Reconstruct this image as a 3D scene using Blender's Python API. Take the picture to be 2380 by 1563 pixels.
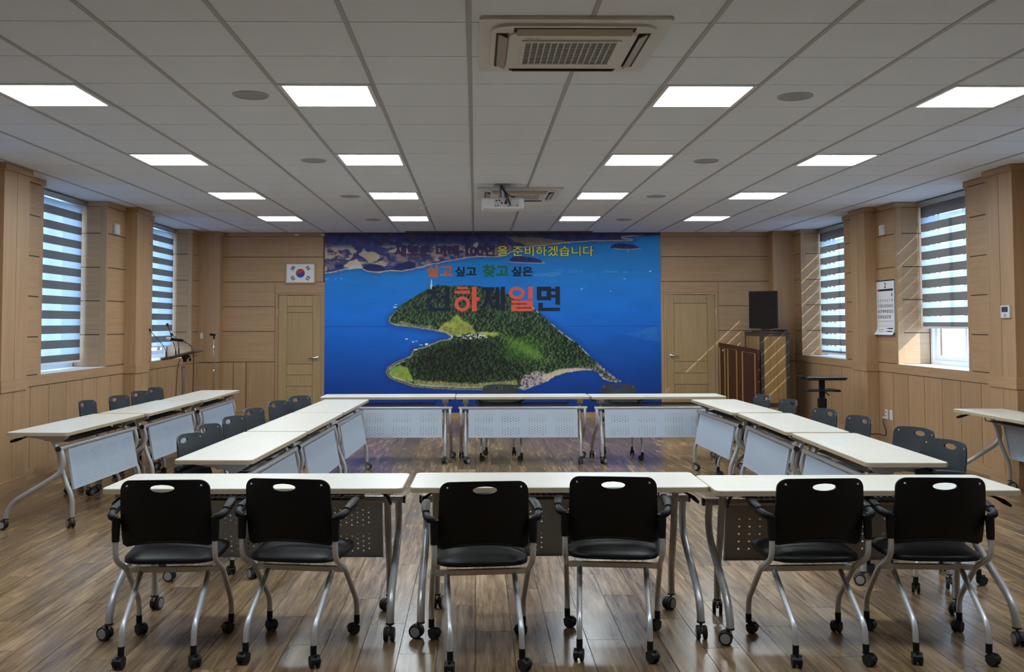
import bpy, math, random
import numpy as np
from mathutils import Vector, Matrix, Euler
random.seed(7); np.random.seed(7)
PI = math.pi
SC = bpy.context.scene
COL = SC.collection
for o in list(bpy.data.objects): bpy.data.objects.remove(o, do_unlink=True)

# ------------------------------------------------------------------ camera
H = 1.54                       # eye height
cam = bpy.data.cameras.new('camera'); cam_o = bpy.data.objects.new('camera', cam); COL.objects.link(cam_o)
F_PX, CX, CY = 2201.4, 1139.75, 654.69
PITCH, YAW, ROLL = .0438, -.0160, .0021
cp, sp, cy_, sy_, cr, sr = math.cos(PITCH), math.sin(PITCH), math.cos(YAW), math.sin(YAW), math.cos(ROLL), math.sin(ROLL)
Rx = np.array([[1,0,0],[0,cp,-sp],[0,sp,cp]]); Rz = np.array([[cy_,sy_,0],[-sy_,cy_,0],[0,0,1]]); Rr = np.array([[cr,0,sr],[0,1,0],[-sr,0,cr]])
M = Rz.T @ Rx @ Rr             # columns: right, forward, up
cam_o.matrix_world = Matrix(((M[0,0], M[0,2], -M[0,1], 0), (M[1,0], M[1,2], -M[1,1], 0), (M[2,0], M[2,2], -M[2,1], H), (0,0,0,1)))
cam.sensor_fit = 'HORIZONTAL'; cam.sensor_width = 36.0; cam.lens = F_PX/2380*36
cam.shift_x = (1190-CX)/2380; cam.shift_y = (CY-781.5)/2380
cam.clip_start = .05; cam.clip_end = 300
SC.camera = cam_o

# ------------------------------------------------------------------ light and exposure
SUN_STRENGTH, SKY_STRENGTH, PANEL_STRENGTH, EXPOSURE = 7.0, 5.4, 20.0, 0.56
SC.view_settings.view_transform = 'Standard'; SC.view_settings.look = 'None'
SC.view_settings.exposure = EXPOSURE; SC.view_settings.gamma = 1.0; SC.view_settings.use_curve_mapping = False
SC.cycles.use_denoising = True; SC.cycles.max_bounces = 8; SC.cycles.diffuse_bounces = 5; SC.cycles.transparent_max_bounces = 16
SC.cycles.sample_clamp_indirect = 6.0; SC.cycles.caustics_reflective = False; SC.cycles.caustics_refractive = False
world = bpy.data.worlds.new('sky'); SC.world = world; world.use_nodes = True
wn = world.node_tree; wn.nodes.clear()
w_out = wn.nodes.new('ShaderNodeOutputWorld'); w_bg = wn.nodes.new('ShaderNodeBackground'); w_bg.inputs['Strength'].default_value = SKY_STRENGTH
w_tc = wn.nodes.new('ShaderNodeTexCoord'); w_sep = wn.nodes.new('ShaderNodeSeparateXYZ'); w_ramp = wn.nodes.new('ShaderNodeValToRGB')
w_ramp.color_ramp.elements[0].position = 0.0; w_ramp.color_ramp.elements[0].color = (.66, .83, 1.0, 1)
w_ramp.color_ramp.elements[1].position = 0.7; w_ramp.color_ramp.elements[1].color = (.30, .54, 1.0, 1)
wn.links.new(w_tc.outputs['Generated'], w_sep.inputs[0]); wn.links.new(w_sep.outputs['Z'], w_ramp.inputs[0])
wn.links.new(w_ramp.outputs[0], w_bg.inputs['Color']); wn.links.new(w_bg.outputs[0], w_out.inputs['Surface'])
sun = bpy.data.lights.new('sun', 'SUN'); sun.energy = SUN_STRENGTH; sun.angle = math.radians(.45); sun.color = (1, .95, .86)
sun_o = bpy.data.objects.new('sun', sun); COL.objects.link(sun_o)
sun_o.rotation_euler = Vector((-1, .62, -.93)).to_track_quat('-Z', 'Y').to_euler()

# ------------------------------------------------------------------ dimensions measured for the room
CEIL = 3.009; TILE = .6; GX0, GY0 = -.0304, 4.581
YB = 15.39; YF = -2.2
LEFT = dict(s=-1, xm=-4.42, xp=-4.275, xb=-4.70, xg=-4.80, xo=-4.95, pil=[(8.63,9.12),(12.01,12.49),(5.26,5.75),(1.9,2.38)], win=[(9.735,11.40),(13.03,14.83),(6.37,8.03),(3.0,4.66)], wain=9.517, wst=.4155)
RIGHT = dict(s=1, xm=5.15, xp=5.0, xb=5.45, xg=5.55, xo=5.70, pil=[(8.70,9.165),(12.05,12.505),(5.33,5.80),(1.97,2.44)], win=[(9.83,11.48),(13.12,14.87),(6.46,8.11),(3.1,4.75)], wain=9.604, wst=.4075)

# light portals in the window openings: they only guide the sampling of the sky
for S in (LEFT, RIGHT):
    for (a, b) in S['win'][:3]:
        l = bpy.data.lights.new('portal', 'AREA'); l.shape = 'RECTANGLE'; l.size = b-a; l.size_y = 1.95
        l.cycles.is_portal = True
        lo = bpy.data.objects.new('portal', l); COL.objects.link(lo)
        lo.location = (S['xg']+S['s']*.06, (a+b)/2, 2.0)
        lo.rotation_euler = Vector((-S['s'], 0, 0)).to_track_quat('-Z', 'Z').to_euler()

# ------------------------------------------------------------------ mesh helpers
class MB:
    def __init__(s): s.v = []; s.f = []; s.m = []
    def add(s, vs, fs, m=0):
        n = len(s.v); s.v += [tuple(p) for p in vs]
        for f in fs: s.f.append(tuple(i+n for i in f)); s.m.append(m)
        return s
    def box(s, x0, x1, y0, y1, z0, z1, m=0, T=None):
        if x0 > x1: x0, x1 = x1, x0
        if y0 > y1: y0, y1 = y1, y0
        if z0 > z1: z0, z1 = z1, z0
        vs = [(x0,y0,z0),(x1,y0,z0),(x1,y1,z0),(x0,y1,z0),(x0,y0,z1),(x1,y0,z1),(x1,y1,z1),(x0,y1,z1)]
        if T is not None: vs = [tuple(T @ Vector(p)) for p in vs]
        return s.add(vs, [(3,2,1,0),(4,5,6,7),(0,1,5,4),(1,2,6,5),(2,3,7,6),(3,0,4,7)], m)
    def rbox(s, x0, x1, y0, y1, z0, z1, c=.004, m=0, T=None):
        """box with chamfered edges"""
        vs = []; fs = []
        import itertools
        idx = {}
        for sx in (0,1):
            for sy in (0,1):
                for sz in (0,1):
                    X, Y, Z = (x0,x1)[sx], (y0,y1)[sy], (z0,z1)[sz]
                    dx, dy, dz = (c,-c)[sx], (c,-c)[sy], (c,-c)[sz]
                    idx[(sx,sy,sz,0)] = len(vs); vs.append((X, Y+dy, Z+dz))
                    idx[(sx,sy,sz,1)] = len(vs); vs.append((X+dx, Y, Z+dz))
                    idx[(sx,sy,sz,2)] = len(vs); vs.append((X+dx, Y+dy, Z))
        def q(*k): return tuple(idx[i] for i in k)
        for sx in (0,1):
            f = [(sx,0,0,0),(sx,1,0,0),(sx,1,1,0),(sx,0,1,0)]; fs.append(q(*(f if sx else f[::-1])))
        for sy in (0,1):
            f = [(0,sy,0,1),(0,sy,1,1),(1,sy,1,1),(1,sy,0,1)]; fs.append(q(*(f if sy else f[::-1])))
        for sz in (0,1):
            f = [(0,0,sz,2),(1,0,sz,2),(1,1,sz,2),(0,1,sz,2)]; fs.append(q(*(f if sz else f[::-1])))
        for a in (0,1):
            for b in (0,1):
                f = [(a,b,0,0),(a,b,0,1),(a,b,1,1),(a,b,1,0)]; fs.append(q(*(f if a != b else f[::-1])))
                f = [(a,0,b,0),(a,1,b,0),(a,1,b,2),(a,0,b,2)]; fs.append(q(*(f if a != b else f[::-1])))
                f = [(0,a,b,1),(0,a,b,2),(1,a,b,2),(1,a,b,1)]; fs.append(q(*(f if a != b else f[::-1])))
                for d in (0,1):
                    f = [(a,b,d,0),(a,b,d,1),(a,b,d,2)]; fs.append(q(*(f if (a+b+d) % 2 else f[::-1])))
        if T is not None: vs = [tuple(T @ Vector(p)) for p in vs]
        return s.add(vs, fs, m)
    def tube(s, pts, r, n=10, m=0, cap=True, flat=1.0):
        P = [Vector(p) for p in pts]; k = len(P)
        R = r if isinstance(r, (list, tuple)) else [r]*k
        tang = []
        for i in range(k):
            t = (P[min(i+1,k-1)]-P[max(i-1,0)]); t = t if t.length > 1e-9 else Vector((0,0,1)); tang.append(t.normalized())
        u = tang[0].orthogonal().normalized() if abs(tang[0].x) > .9 else (Vector((1,0,0))-tang[0]*tang[0].x).normalized()
        vs = []; fs = []
        for i in range(k):
            t = tang[i]; u = (u-t*u.dot(t)).normalized(); w = t.cross(u)
            for j in range(n):
                a = 2*PI*j/n; vs.append(P[i]+u*math.cos(a)*R[i]*flat+w*math.sin(a)*R[i])
        for i in range(k-1):
            for j in range(n):
                a, b = i*n+j, i*n+(j+1) % n; fs.append((a, b, b+n, a+n))
        if cap: fs.append(tuple(range(n-1,-1,-1))); fs.append(tuple((k-1)*n+j for j in range(n)))
        return s.add(vs, fs, m)
    def cyl(s, p0, p1, r0, r1=None, n=16, m=0): return s.tube([p0, p1], [r0, r0 if r1 is None else r1], n, m)
    def lathe(s, prof, o=(0,0,0), axis='z', n=24, m=0):
        """prof: list of (radius, height) from start to end, closed by caps"""
        vs = []; fs = []; k = len(prof); o = Vector(o)
        for (r, h) in prof:
            for j in range(n):
                a = 2*PI*j/n; c, d = r*math.cos(a), r*math.sin(a)
                p = Vector((c,d,h)) if axis == 'z' else (Vector((h,c,d)) if axis == 'x' else Vector((d,h,c)))
                vs.append(o+p)
        for i in range(k-1):
            for j in range(n):
                a, b = i*n+j, i*n+(j+1) % n; fs.append((a, b, b+n, a+n))
        fs.append(tuple(range(n-1,-1,-1))); fs.append(tuple((k-1)*n+j for j in range(n)))
        return s.add(vs, fs, m)
    def prism(s, poly, h0, h1, f, m=0, mside=None):
        """poly: 2D points counter-clockwise; f(a, b, h) -> 3D"""
        n = len(poly); vs = [f(a,b,h0) for a,b in poly]+[f(a,b,h1) for a,b in poly]
        s.add(vs, [tuple(range(n-1,-1,-1)), tuple(range(n,2*n))], m)
        return s.add(vs, [(i,(i+1)%n,n+(i+1)%n,n+i) for i in range(n)], m if mside is None else mside)
    def grid(s, f, nu, nv, m=0):
        vs = [f(i/nu, j/nv) for j in range(nv+1) for i in range(nu+1)]
        return s.add(vs, [(j*(nu+1)+i, j*(nu+1)+i+1, (j+1)*(nu+1)+i+1, (j+1)*(nu+1)+i) for j in range(nv) for i in range(nu)], m)

def fillet(pts, c, k=5):
    P = [Vector(p) for p in pts]; out = [P[0]]
    for i in range(1, len(P)-1):
        a, b, d = P[i-1], P[i], P[i+1]
        ca = min(c, (b-a).length*.49); cd = min(c, (d-b).length*.49)
        p0 = b+(a-b).normalized()*ca; p2 = b+(d-b).normalized()*cd
        for j in range(k+1):
            t = j/k; out.append(p0*(1-t)**2+b*2*t*(1-t)+p2*t*t)
    out.append(P[-1]); return out
def rrect(w, h, r, k=6):
    out = []
    for (cx, cy, a0) in ((w/2-r,h/2-r,0),(-w/2+r,h/2-r,90),(-w/2+r,-h/2+r,180),(w/2-r,-h/2+r,270)):
        for j in range(k+1):
            a = math.radians(a0+90*j/k); out.append((cx+r*math.cos(a), cy+r*math.sin(a)))
    return out

def mesh_of(name, mb, mats, ang=38):
    me = bpy.data.meshes.new(name); me.from_pydata(mb.v, [], mb.f); me.validate(clean_customdata=False)
    for mt in (mats if isinstance(mats, (list, tuple)) else [mats]): me.materials.append(mt)
    if len(me.polygons) == len(mb.m): me.polygons.foreach_set('material_index', mb.m)
    if ang:
        me.polygons.foreach_set('use_smooth', [True]*len(me.polygons)); me.set_sharp_from_angle(angle=math.radians(ang))
    me.update(); return me
def link(name, me, parent=None, loc=(0,0,0), rot=(0,0,0)):
    o = bpy.data.objects.new(name, me); COL.objects.link(o); o.parent = parent; o.location = loc; o.rotation_euler = rot; return o
def obj(name, mb, mats, parent=None, loc=(0,0,0), rot=(0,0,0), ang=38): return link(name, mesh_of(name, mb, mats, ang), parent, loc, rot)
def tag(o, label=None, cat=None, group=None, kind=None):
    if label: o['label'] = label
    if cat: o['category'] = cat
    if group: o['group'] = group
    if kind: o['kind'] = kind
    return o
def thing(name, label, cat, loc=(0,0,0), rz=0, group=None):
    o = bpy.data.objects.new(name, None); COL.objects.link(o); o.location = loc; o.rotation_euler = (0,0,rz); o.empty_display_size = .1
    return tag(o, label, cat, group)
def dup(o, parent=None):
    c = o.copy(); COL.objects.link(c); c.parent = parent
    for ch in list(o.children): dup(ch, c)
    return c

# ------------------------------------------------------------------ materials
def mat(name, color=(.5,.5,.5), rough=.5, metal=0.0, spec=.5, coat=0.0):
    m = bpy.data.materials.new(name); m.use_nodes = True; b = m.node_tree.nodes['Principled BSDF']
    b.inputs['Base Color'].default_value = (*color, 1); b.inputs['Roughness'].default_value = rough; b.inputs['Metallic'].default_value = metal
    b.inputs['Specular IOR Level'].default_value = spec; b.inputs['Coat Weight'].default_value = coat
    return m
class N:
    def __init__(s, m): s.nt = m.node_tree; s.b = s.nt.nodes.get('Principled BSDF')
    def n(s, t, **k):
        x = s.nt.nodes.new(t)
        for a, b in k.items(): setattr(x, a, b)
        return x
    def l(s, a, b): s.nt.links.new(a, b)
    def math(s, op, a, b=None, c=None):
        x = s.n('ShaderNodeMath', operation=op)
        for i, v in enumerate((a, b, c)):
            if v is None: continue
            if isinstance(v, (int, float)): x.inputs[i].default_value = v
            else: s.l(v, x.inputs[i])
        return x.outputs[0]
    def noise(s, vec, scale, detail=4, rough=.55):
        x = s.n('ShaderNodeTexNoise'); x.inputs['Scale'].default_value = scale; x.inputs['Detail'].default_value = detail; x.inputs['Roughness'].default_value = rough
        s.l(vec, x.inputs['Vector']); return x.outputs['Fac']
    def mapped(s, vec, sc):
        x = s.n('ShaderNodeMapping'); x.inputs['Scale'].default_value = sc; s.l(vec, x.inputs['Vector']); return x.outputs[0]
    def ramp(s, fac, stops):
        x = s.n('ShaderNodeValToRGB'); e = x.color_ramp.elements
        while len(e) < len(stops): e.new(.5)
        for i, (p, c) in enumerate(stops): e[i].position = p; e[i].color = (*c, 1)
        s.l(fac, x.inputs[0]); return x.outputs[0]
    def bump(s, h, strength=.2, dist=.002):
        x = s.n('ShaderNodeBump'); x.inputs['Strength'].default_value = strength; x.inputs['Distance'].default_value = dist
        s.l(h, x.inputs['Height']); s.l(x.outputs[0], s.b.inputs['Normal'])
    def pos(s): return s.n('ShaderNodeNewGeometry').outputs['Position']

def wood(name, c0, c1, c2, scale, rough=.42, spec=.4, coords='world'):
    """scale: per-axis frequency; the grain runs along the axis with the low number"""
    m = mat(name, rough=rough, spec=spec); n = N(m)
    p = n.pos() if coords == 'world' else n.n('ShaderNodeTexCoord').outputs['Object']
    info = n.n('ShaderNodeObjectInfo')
    add = n.n('ShaderNodeVectorMath', operation='ADD'); n.l(p, add.inputs[0])
    comb = n.n('ShaderNodeCombineXYZ'); r7 = n.math('MULTIPLY', info.outputs['Random'], 7.0)
    for i in range(3): n.l(r7, comb.inputs[i])
    n.l(comb.outputs[0], add.inputs[1])
    v = n.mapped(add.outputs[0], scale)
    a = n.noise(v, 1.0, 6, .6); b = n.noise(n.mapped(add.outputs[0], tuple(x*5 for x in scale)), 1.0, 3, .5)
    f = n.math('ADD', n.math('MULTIPLY', a, .75), n.math('MULTIPLY', b, .25))
    col = n.ramp(f, [(.28, c0), (.5, c1), (.72, c2)])
    hsv = n.n('ShaderNodeHueSaturation'); n.l(col, hsv.inputs['Color'])
    n.l(n.math('ADD', n.math('MULTIPLY', info.outputs['Random'], .12), .94), hsv.inputs['Value'])
    n.l(hsv.outputs[0], n.b.inputs['Base Color'])
    n.bump(b, .05, .001)
    return m
WC = ((.35,.212,.112), (.415,.26,.141), (.47,.305,.172))
WOOD_V = wood('wood_vertical_grain', *WC, (26, 26, 1.1))
WOOD_H = wood('wood_horizontal_grain', *WC, (1.6, 1.6, 34))
WOOD_D = wood('door_wood', (.32,.215,.105), (.385,.262,.132), (.44,.30,.155), (30, 30, 1.2))
BACKING = mat('groove_shade_backing', (.12,.07,.035), .7)  # brown backing kept dark, groove shadow put into its colour
CAB_IN = wood('cabinet_inset_wood', (.20,.115,.045), (.34,.21,.085), (.42,.27,.12), (22, 22, .9))
CAB_FR = mat('cabinet_frame_brown', (.055,.038,.032), .5)
MAHOG = wood('mahogany', (.045,.013,.007), (.07,.022,.011), (.095,.032,.016), (30, 30, 1.4), .3)
GILT = mat('gilt_moulding', (.36,.22,.085), .4)
WHITE = mat('white_plastic', (.68,.69,.69), .45)
PVC = mat('white_window_frame', (.82,.84,.85), .35)
ALU = mat('aluminium', (.55,.56,.58), .35, .8)
STEEL = mat('silver_painted_steel', (.56,.58,.61), .3, .4, .5)
CHROME = mat('polished_steel', (.62,.63,.64), .18, 1.0)
PANELM = mat('silver_panel', (.50,.56,.65), .36, .12)
BLACK = mat('black_plastic', (.006,.007,.009), .46, 0, .28)
CHARC_SHADED = mat('charcoal_plastic_shaded', (.0045,.005,.0065), .5, 0, .25)  # charcoal shell darkened: shade on the front-row chairs put into the colour
BLACKS = mat('black_vinyl_seat', (.004,.0045,.006), .42, 0, .22)
CHARC = mat('charcoal_plastic', (.022,.028,.035), .5, 0, .4)
DARK = mat('dark_rubber', (.012,.012,.013), .6)
HUB = mat('grey_hub', (.30,.30,.31), .45)
GREYTUBE = mat('grey_painted_tube', (.47,.48,.50), .32, .4, .5)
TOPM = mat('ivory_laminate', (.80,.765,.69), .34, 0, .45); n_ = N(TOPM)
n_.l(n_.ramp(n_.noise(n_.mapped(n_.n('ShaderNodeTexCoord').outputs['Object'], (2.2, 60, 60)), 1, 4), [(.3, (.635,.60,.535)), (.7, (.69,.665,.60))]), n_.b.inputs['Base Color'])
EDGE = mat('tan_edge_banding', (.42,.345,.24), .45)
CABLE = mat('black_cable', (.01,.01,.01), .5)
SCREEN = mat('dark_glass_screen', (.006,.006,.007), .12, 0, .5)
AC = mat('air_conditioner_white', (.62,.61,.575), .42)
LOUV = mat('air_conditioner_beige_louver', (.33,.265,.19), .5)
VOID = mat('dark_interior', (.02,.02,.02), .8)
GRILLEM = mat('speaker_grille_grey', (.30,.305,.31), .6)
TBAR = mat('ceiling_grid_grey', (.36,.36,.355), .5)
WHITEP = mat('white_paper', (.78,.80,.83), .7)
RED = mat('print_red', (.55,.03,.035), .6); BLUE = mat('print_blue', (.02,.05,.30), .6); INK = mat('print_black', (.012,.012,.014), .6); INKG = mat('print_grey', (.25,.27,.30), .6)

# perforated ceiling tile
TILEM = mat('perforated_ceiling_tile', (.60,.60,.595), .8, 0, .2); n_ = N(TILEM)
_p = n_.n('ShaderNodeSeparateXYZ'); n_.l(n_.pos(), _p.inputs[0])
_k = PI/.0095
_s = n_.math('MULTIPLY', n_.math('MULTIPLY', n_.math('SINE', n_.math('MULTIPLY', _p.outputs[0], _k)), n_.math('SINE', n_.math('MULTIPLY', _p.outputs[1], _k))), 1.0)
_h = n_.math('GREATER_THAN', n_.math('ABSOLUTE', _s), .45)
_mx = n_.n('ShaderNodeMix', data_type='RGBA'); n_.l(_h, _mx.inputs['Factor']); _mx.inputs['A'].default_value = (.77,.825,.88,1); _mx.inputs['B'].default_value = (.64,.685,.725,1)
n_.l(_mx.outputs['Result'], n_.b.inputs['Base Color'])

# floor planks: tone per plank from its place in the bond
PW, PL = .18, 1.2
FLOORM = mat('vinyl_plank', rough=.2, spec=.42); n_ = N(FLOORM)
_pos = n_.pos(); _p = n_.n('ShaderNodeSeparateXYZ'); n_.l(_pos, _p.inputs[0])
_c = n_.math('FLOOR', n_.math('DIVIDE', _p.outputs[0], PW))
_o = n_.math('MULTIPLY', n_.math('FRACT', n_.math('MULTIPLY', _c, .37)), PL)
_r = n_.math('FLOOR', n_.math('DIVIDE', n_.math('ADD', _p.outputs[1], _o), PL))
_cv = n_.n('ShaderNodeCombineXYZ'); n_.l(_c, _cv.inputs[0]); n_.l(_r, _cv.inputs[1])
_wn = n_.n('ShaderNodeTexWhiteNoise', noise_dimensions='2D'); n_.l(_cv.outputs[0], _wn.inputs['Vector'])
_sh = n_.n('ShaderNodeVectorMath', operation='MULTIPLY_ADD'); n_.l(_wn.outputs['Color'], _sh.inputs[0]); _sh.inputs[1].default_value = (9,9,9); n_.l(_pos, _sh.inputs[2])
_g = n_.noise(n_.mapped(_sh.outputs[0], (38, 2.2, 1)), 1, 7, .65); _g2 = n_.noise(n_.mapped(_sh.outputs[0], (7, 1.3, 1)), 1, 4, .6)
_f = n_.math('ADD', n_.math('MULTIPLY', _g, .6), n_.math('MULTIPLY', _g2, .4))
_col = n_.ramp(_f, [(.32, (.052,.030,.015)), (.44, (.155,.098,.052)), (.56, (.27,.18,.10)), (.70, (.43,.31,.19))])
_hs = n_.n('ShaderNodeHueSaturation'); n_.l(_col, _hs.inputs['Color']); n_.l(n_.math('ADD', n_.math('MULTIPLY', _wn.outputs['Value'], .5), .75), _hs.inputs['Value'])
n_.l(_hs.outputs[0], n_.b.inputs['Base Color'])
n_.l(n_.math('ADD', n_.math('MULTIPLY', _g, .20), .13), n_.b.inputs['Roughness'])
n_.bump(_g, .09, .002)

# blind fabrics
def fabric(name, col, transp, transl):
    m = bpy.data.materials.new(name); m.use_nodes = True; nt = m.node_tree; nt.nodes.clear(); n = N(m)
    out = n.n('ShaderNodeOutputMaterial'); d = n.n('ShaderNodeBsdfDiffuse'); t = n.n('ShaderNodeBsdfTranslucent'); tr = n.n('ShaderNodeBsdfTransparent')
    d.inputs[0].default_value = t.inputs[0].default_value = (*col, 1)
    a = n.n('ShaderNodeMixShader'); a.inputs[0].default_value = transl; n.l(d.outputs[0], a.inputs[1]); n.l(t.outputs[0], a.inputs[2])
    b = n.n('ShaderNodeMixShader'); b.inputs[0].default_value = transp; n.l(a.outputs[0], b.inputs[1]); n.l(tr.outputs[0], b.inputs[2])
    n.l(b.outputs[0], out.inputs[0]); return m
BAND = fabric('blind_dark_weave', (.115,.10,.09), 0.0, .24)
SHEER = fabric('blind_sheer_weave', (.34,.42,.51), .045, .52)
GLASS = bpy.data.materials.new('window_glass'); GLASS.use_nodes = True; GLASS.node_tree.nodes.clear(); n_ = N(GLASS)
_out = n_.n('ShaderNodeOutputMaterial'); _gl = n_.n('ShaderNodeBsdfGlossy'); _gl.inputs['Roughness'].default_value = .02; _tr = n_.n('ShaderNodeBsdfTransparent'); _tr.inputs[0].default_value = (.93,.96,.97,1)
_ms = n_.n('ShaderNodeMixShader'); _ms.inputs[0].default_value = .06; n_.l(_tr.outputs[0], _ms.inputs[1]); n_.l(_gl.outputs[0], _ms.inputs[2]); n_.l(_ms.outputs[0], _out.inputs[0])
LED = bpy.data.materials.new('lit_led_diffuser'); LED.use_nodes = True; LED.node_tree.nodes.clear(); n_ = N(LED)
_out = n_.n('ShaderNodeOutputMaterial'); _e = n_.n('ShaderNodeEmission'); _e.inputs[0].default_value = (.88,.965,1,1); _e.inputs[1].default_value = PANEL_STRENGTH; n_.l(_e.outputs[0], _out.inputs[0])

# perforated modesty panel: real see-through holes laid out in object space
def perforated(name, col, kind):
    m = mat(name, col, .36, .12); n = N(m); p = n.n('ShaderNodeSeparateXYZ'); n.l(n.n('ShaderNodeTexCoord').outputs['Object'], p.inputs[0])
    x, z = p.outputs[0], p.outputs[2]       # panel local: x -.6...6, z 0...31
    def inside(v, a, b): return n.math('MULTIPLY', n.math('GREATER_THAN', v, a), n.math('LESS_THAN', v, b))
    if kind == 'round':
        cell = n.math('SUBTRACT', n.math('FRACT', n.math('DIVIDE', n.math('ADD', x, .6), .295)), .5)        # four clusters across
        cx = n.math('MULTIPLY', cell, .295)
        zz = n.math('ADD', n.math('MULTIPLY', n.math('LESS_THAN', z, .153), .146), z)       # two rows of clusters share one pattern
        ok = n.math('MULTIPLY', inside(cx, -.1, .1), inside(zz, .166, .272))
        u = n.math('DIVIDE', n.math('ADD', cx, 3.0), .060); w = n.math('DIVIDE', n.math('SUBTRACT', zz, .177), .0275)
        def dots(ou, ow):
            a = n.math('SUBTRACT', n.math('FRACT', n.math('ADD', u, ou+.5)), .5); b = n.math('SUBTRACT', n.math('FRACT', n.math('ADD', w, ow+.5)), .5)
            a = n.math('MULTIPLY', a, .060); b = n.math('MULTIPLY', b, .0275)
            return n.math('LESS_THAN', n.math('ADD', n.math('MULTIPLY', a, a), n.math('MULTIPLY', b, b)), .0046**2)
        hole = n.math('MULTIPLY', ok, n.math('MAXIMUM', dots(0, 0), dots(.5, .5)))
    else:
        u = n.math('DIVIDE', n.math('ADD', x, .52), .0545); w = n.math('DIVIDE', n.math('SUBTRACT', z, .06), .041)
        iu = n.math('ROUND', u); iw = n.math('ROUND', w)
        a = n.math('ABSOLUTE', n.math('SUBTRACT', u, iu)); b = n.math('ABSOLUTE', n.math('SUBTRACT', w, iw))
        sq = n.math('MULTIPLY', n.math('LESS_THAN', a, .095), n.math('LESS_THAN', b, .125))
        tri = n.math('LESS_THAN', n.math('ABSOLUTE', n.math('SUBTRACT', iw, 2.0)), n.math('ADD', n.math('SUBTRACT', 2.6, n.math('MODULO', iu, 3.0)), .0))
        hole = n.math('MULTIPLY', n.math('MULTIPLY', sq, inside(z, .04, .26)), n.math('MULTIPLY', inside(x, -.56, .56), inside(n.math('MODULO', n.math('ADD', iu, 21), 7.0), -.5, 5.5)))
    tr = n.n('ShaderNodeBsdfTransparent'); mx = n.n('ShaderNodeMixShader'); n.l(hole, mx.inputs[0]); n.l(n.b.outputs[0], mx.inputs[1]); n.l(tr.outputs[0], mx.inputs[2])
    n.l(mx.outputs[0], n.nt.nodes['Material Output'].inputs[0]); return m
PERF = perforated('perforated_silver_panel', (.45,.53,.645), 'round')
PERF_SQ = perforated('square_perforated_panel', (.33,.34,.35), 'square')

# ------------------------------------------------------------------ floor
fl = MB().box(-4.9, 5.65, YF, YB+.1, -.16, -.0045)
floor = tag(obj('floor', fl, mat('floor_screed', (.035,.022,.013), .6), ang=0), kind='structure')
def plank_mb(x0, x1, y0, y1): return MB().box(x0, x1, y0, y1, -.0045, 0)
full = []; cut = []
for c in range(math.floor(-4.42/PW), math.ceil(5.15/PW)):
    off = ((c*.37) % 1.0)*PL
    for r in range(-4, 16):
        y0 = r*PL-off; y1 = y0+PL
        if y1 < YF or y0 > YB: continue
        xa, xb = c*PW, (c+1)*PW
        w = (xa >= -4.42 and xb <= 5.15 and y0 >= YF and y1 <= YB)
        (full if w else cut).append((max(xa,-4.42), min(xb,5.15), max(y0,YF), min(y1,YB)))
def plank_key(p):
    xm, ym = (p[0]+p[1])/2, (p[2]+p[3])/2
    return ym if (ym > 3.9 and abs(xm-.1) < .56*ym+.4) else 1e6+abs(ym)
full.sort(key=plank_key)
G = .0016
pm = mesh_of('plank', plank_mb(-PW/2+G, PW/2-G, -PL/2+G, PL/2-G), FLOORM, 0)
for p in full[:298]: link('plank', pm, floor, ((p[0]+p[1])/2, (p[2]+p[3])/2, 0))
rest = MB()
for p in full[298:]+cut: rest.box(p[0]+G, p[1]-G, p[2]+G, p[3]-G, -.0045, 0)
tag(obj('planks', rest, FLOORM, floor, ang=0), kind='stuff')

# ------------------------------------------------------------------ ceiling
ceil = tag(obj('ceiling', MB().box(-4.95, 5.7, YF, YB+.1, CEIL+.02, CEIL+.12), mat('ceiling_void_board', (.25,.25,.25), .8), ang=0), kind='structure')
LIGHT_COLS = (-5, -2, 2, 5); LIGHT_ROWS = (2, 6, 10, 14, -2)
def is_light(c, r): return c in LIGHT_COLS and r in LIGHT_ROWS
AC_CELLS = {(0,0),(0,1),(1,0),(1,1)}
def in_ac(c, r):
    x0, x1, y0, y1 = GX0+c*TILE, GX0+(c+1)*TILE, GY0+r*TILE, GY0+(r+1)*TILE
    return False
TB = CEIL+.004
tile_me = mesh_of('tile', MB().box(-TILE/2+.013, TILE/2-.013, -TILE/2+.0042, TILE/2-.0042, 0, .014), TILEM, 0)
cells = []
edge_tiles = MB()
for r in range(-11, 19):
    y0, y1 = GY0+r*TILE, min(GY0+(r+1)*TILE, YB)
    if y0 >= YB-.02: continue
    for c in range(-7, 8):
        if is_light(c, r) or in_ac(c, r): continue
        if y1-y0 > TILE-.01: cells.append((c, r))
        else: edge_tiles.box(GX0+c*TILE+.013, GX0+(c+1)*TILE-.013, y0+.0035, y1, TB, TB+.014)
    for (xa, xb) in ((-4.80, GX0-7*TILE), (GX0+8*TILE, 5.55)): edge_tiles.box(xa, xb, y0+.0035, y1-.0035, TB, TB+.014)
def cell_key(k):
    x, y = GX0+(k[0]+.5)*TILE, GY0+(k[1]+.5)*TILE
    return y if (y > 4.0 and abs(x-.1) < .56*y+.5) else 1e6+abs(y)
cells.sort(key=cell_key)
for (c, r) in cells[:296]: link('tile', tile_me, ceil, (GX0+(c+.5)*TILE, GY0+(r+.5)*TILE, TB))
for (c, r) in cells[296:]:
    x, y = GX0+(c+.5)*TILE, GY0+(r+.5)*TILE
    edge_tiles.box(x-TILE/2+.013, x+TILE/2-.013, y-TILE/2+.0035, y+TILE/2-.0035, TB, TB+.014)
tag(obj('tiles', edge_tiles, TILEM, ceil, ang=0), kind='stuff')
bar_me = mesh_of('grid_bar', MB().box(-.0125, .0125, YF, YB, 0, .012), TBAR, 0)
for c in range(-7, 9): link('grid_bar', bar_me, ceil, (GX0+c*TILE, 0, CEIL))

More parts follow.
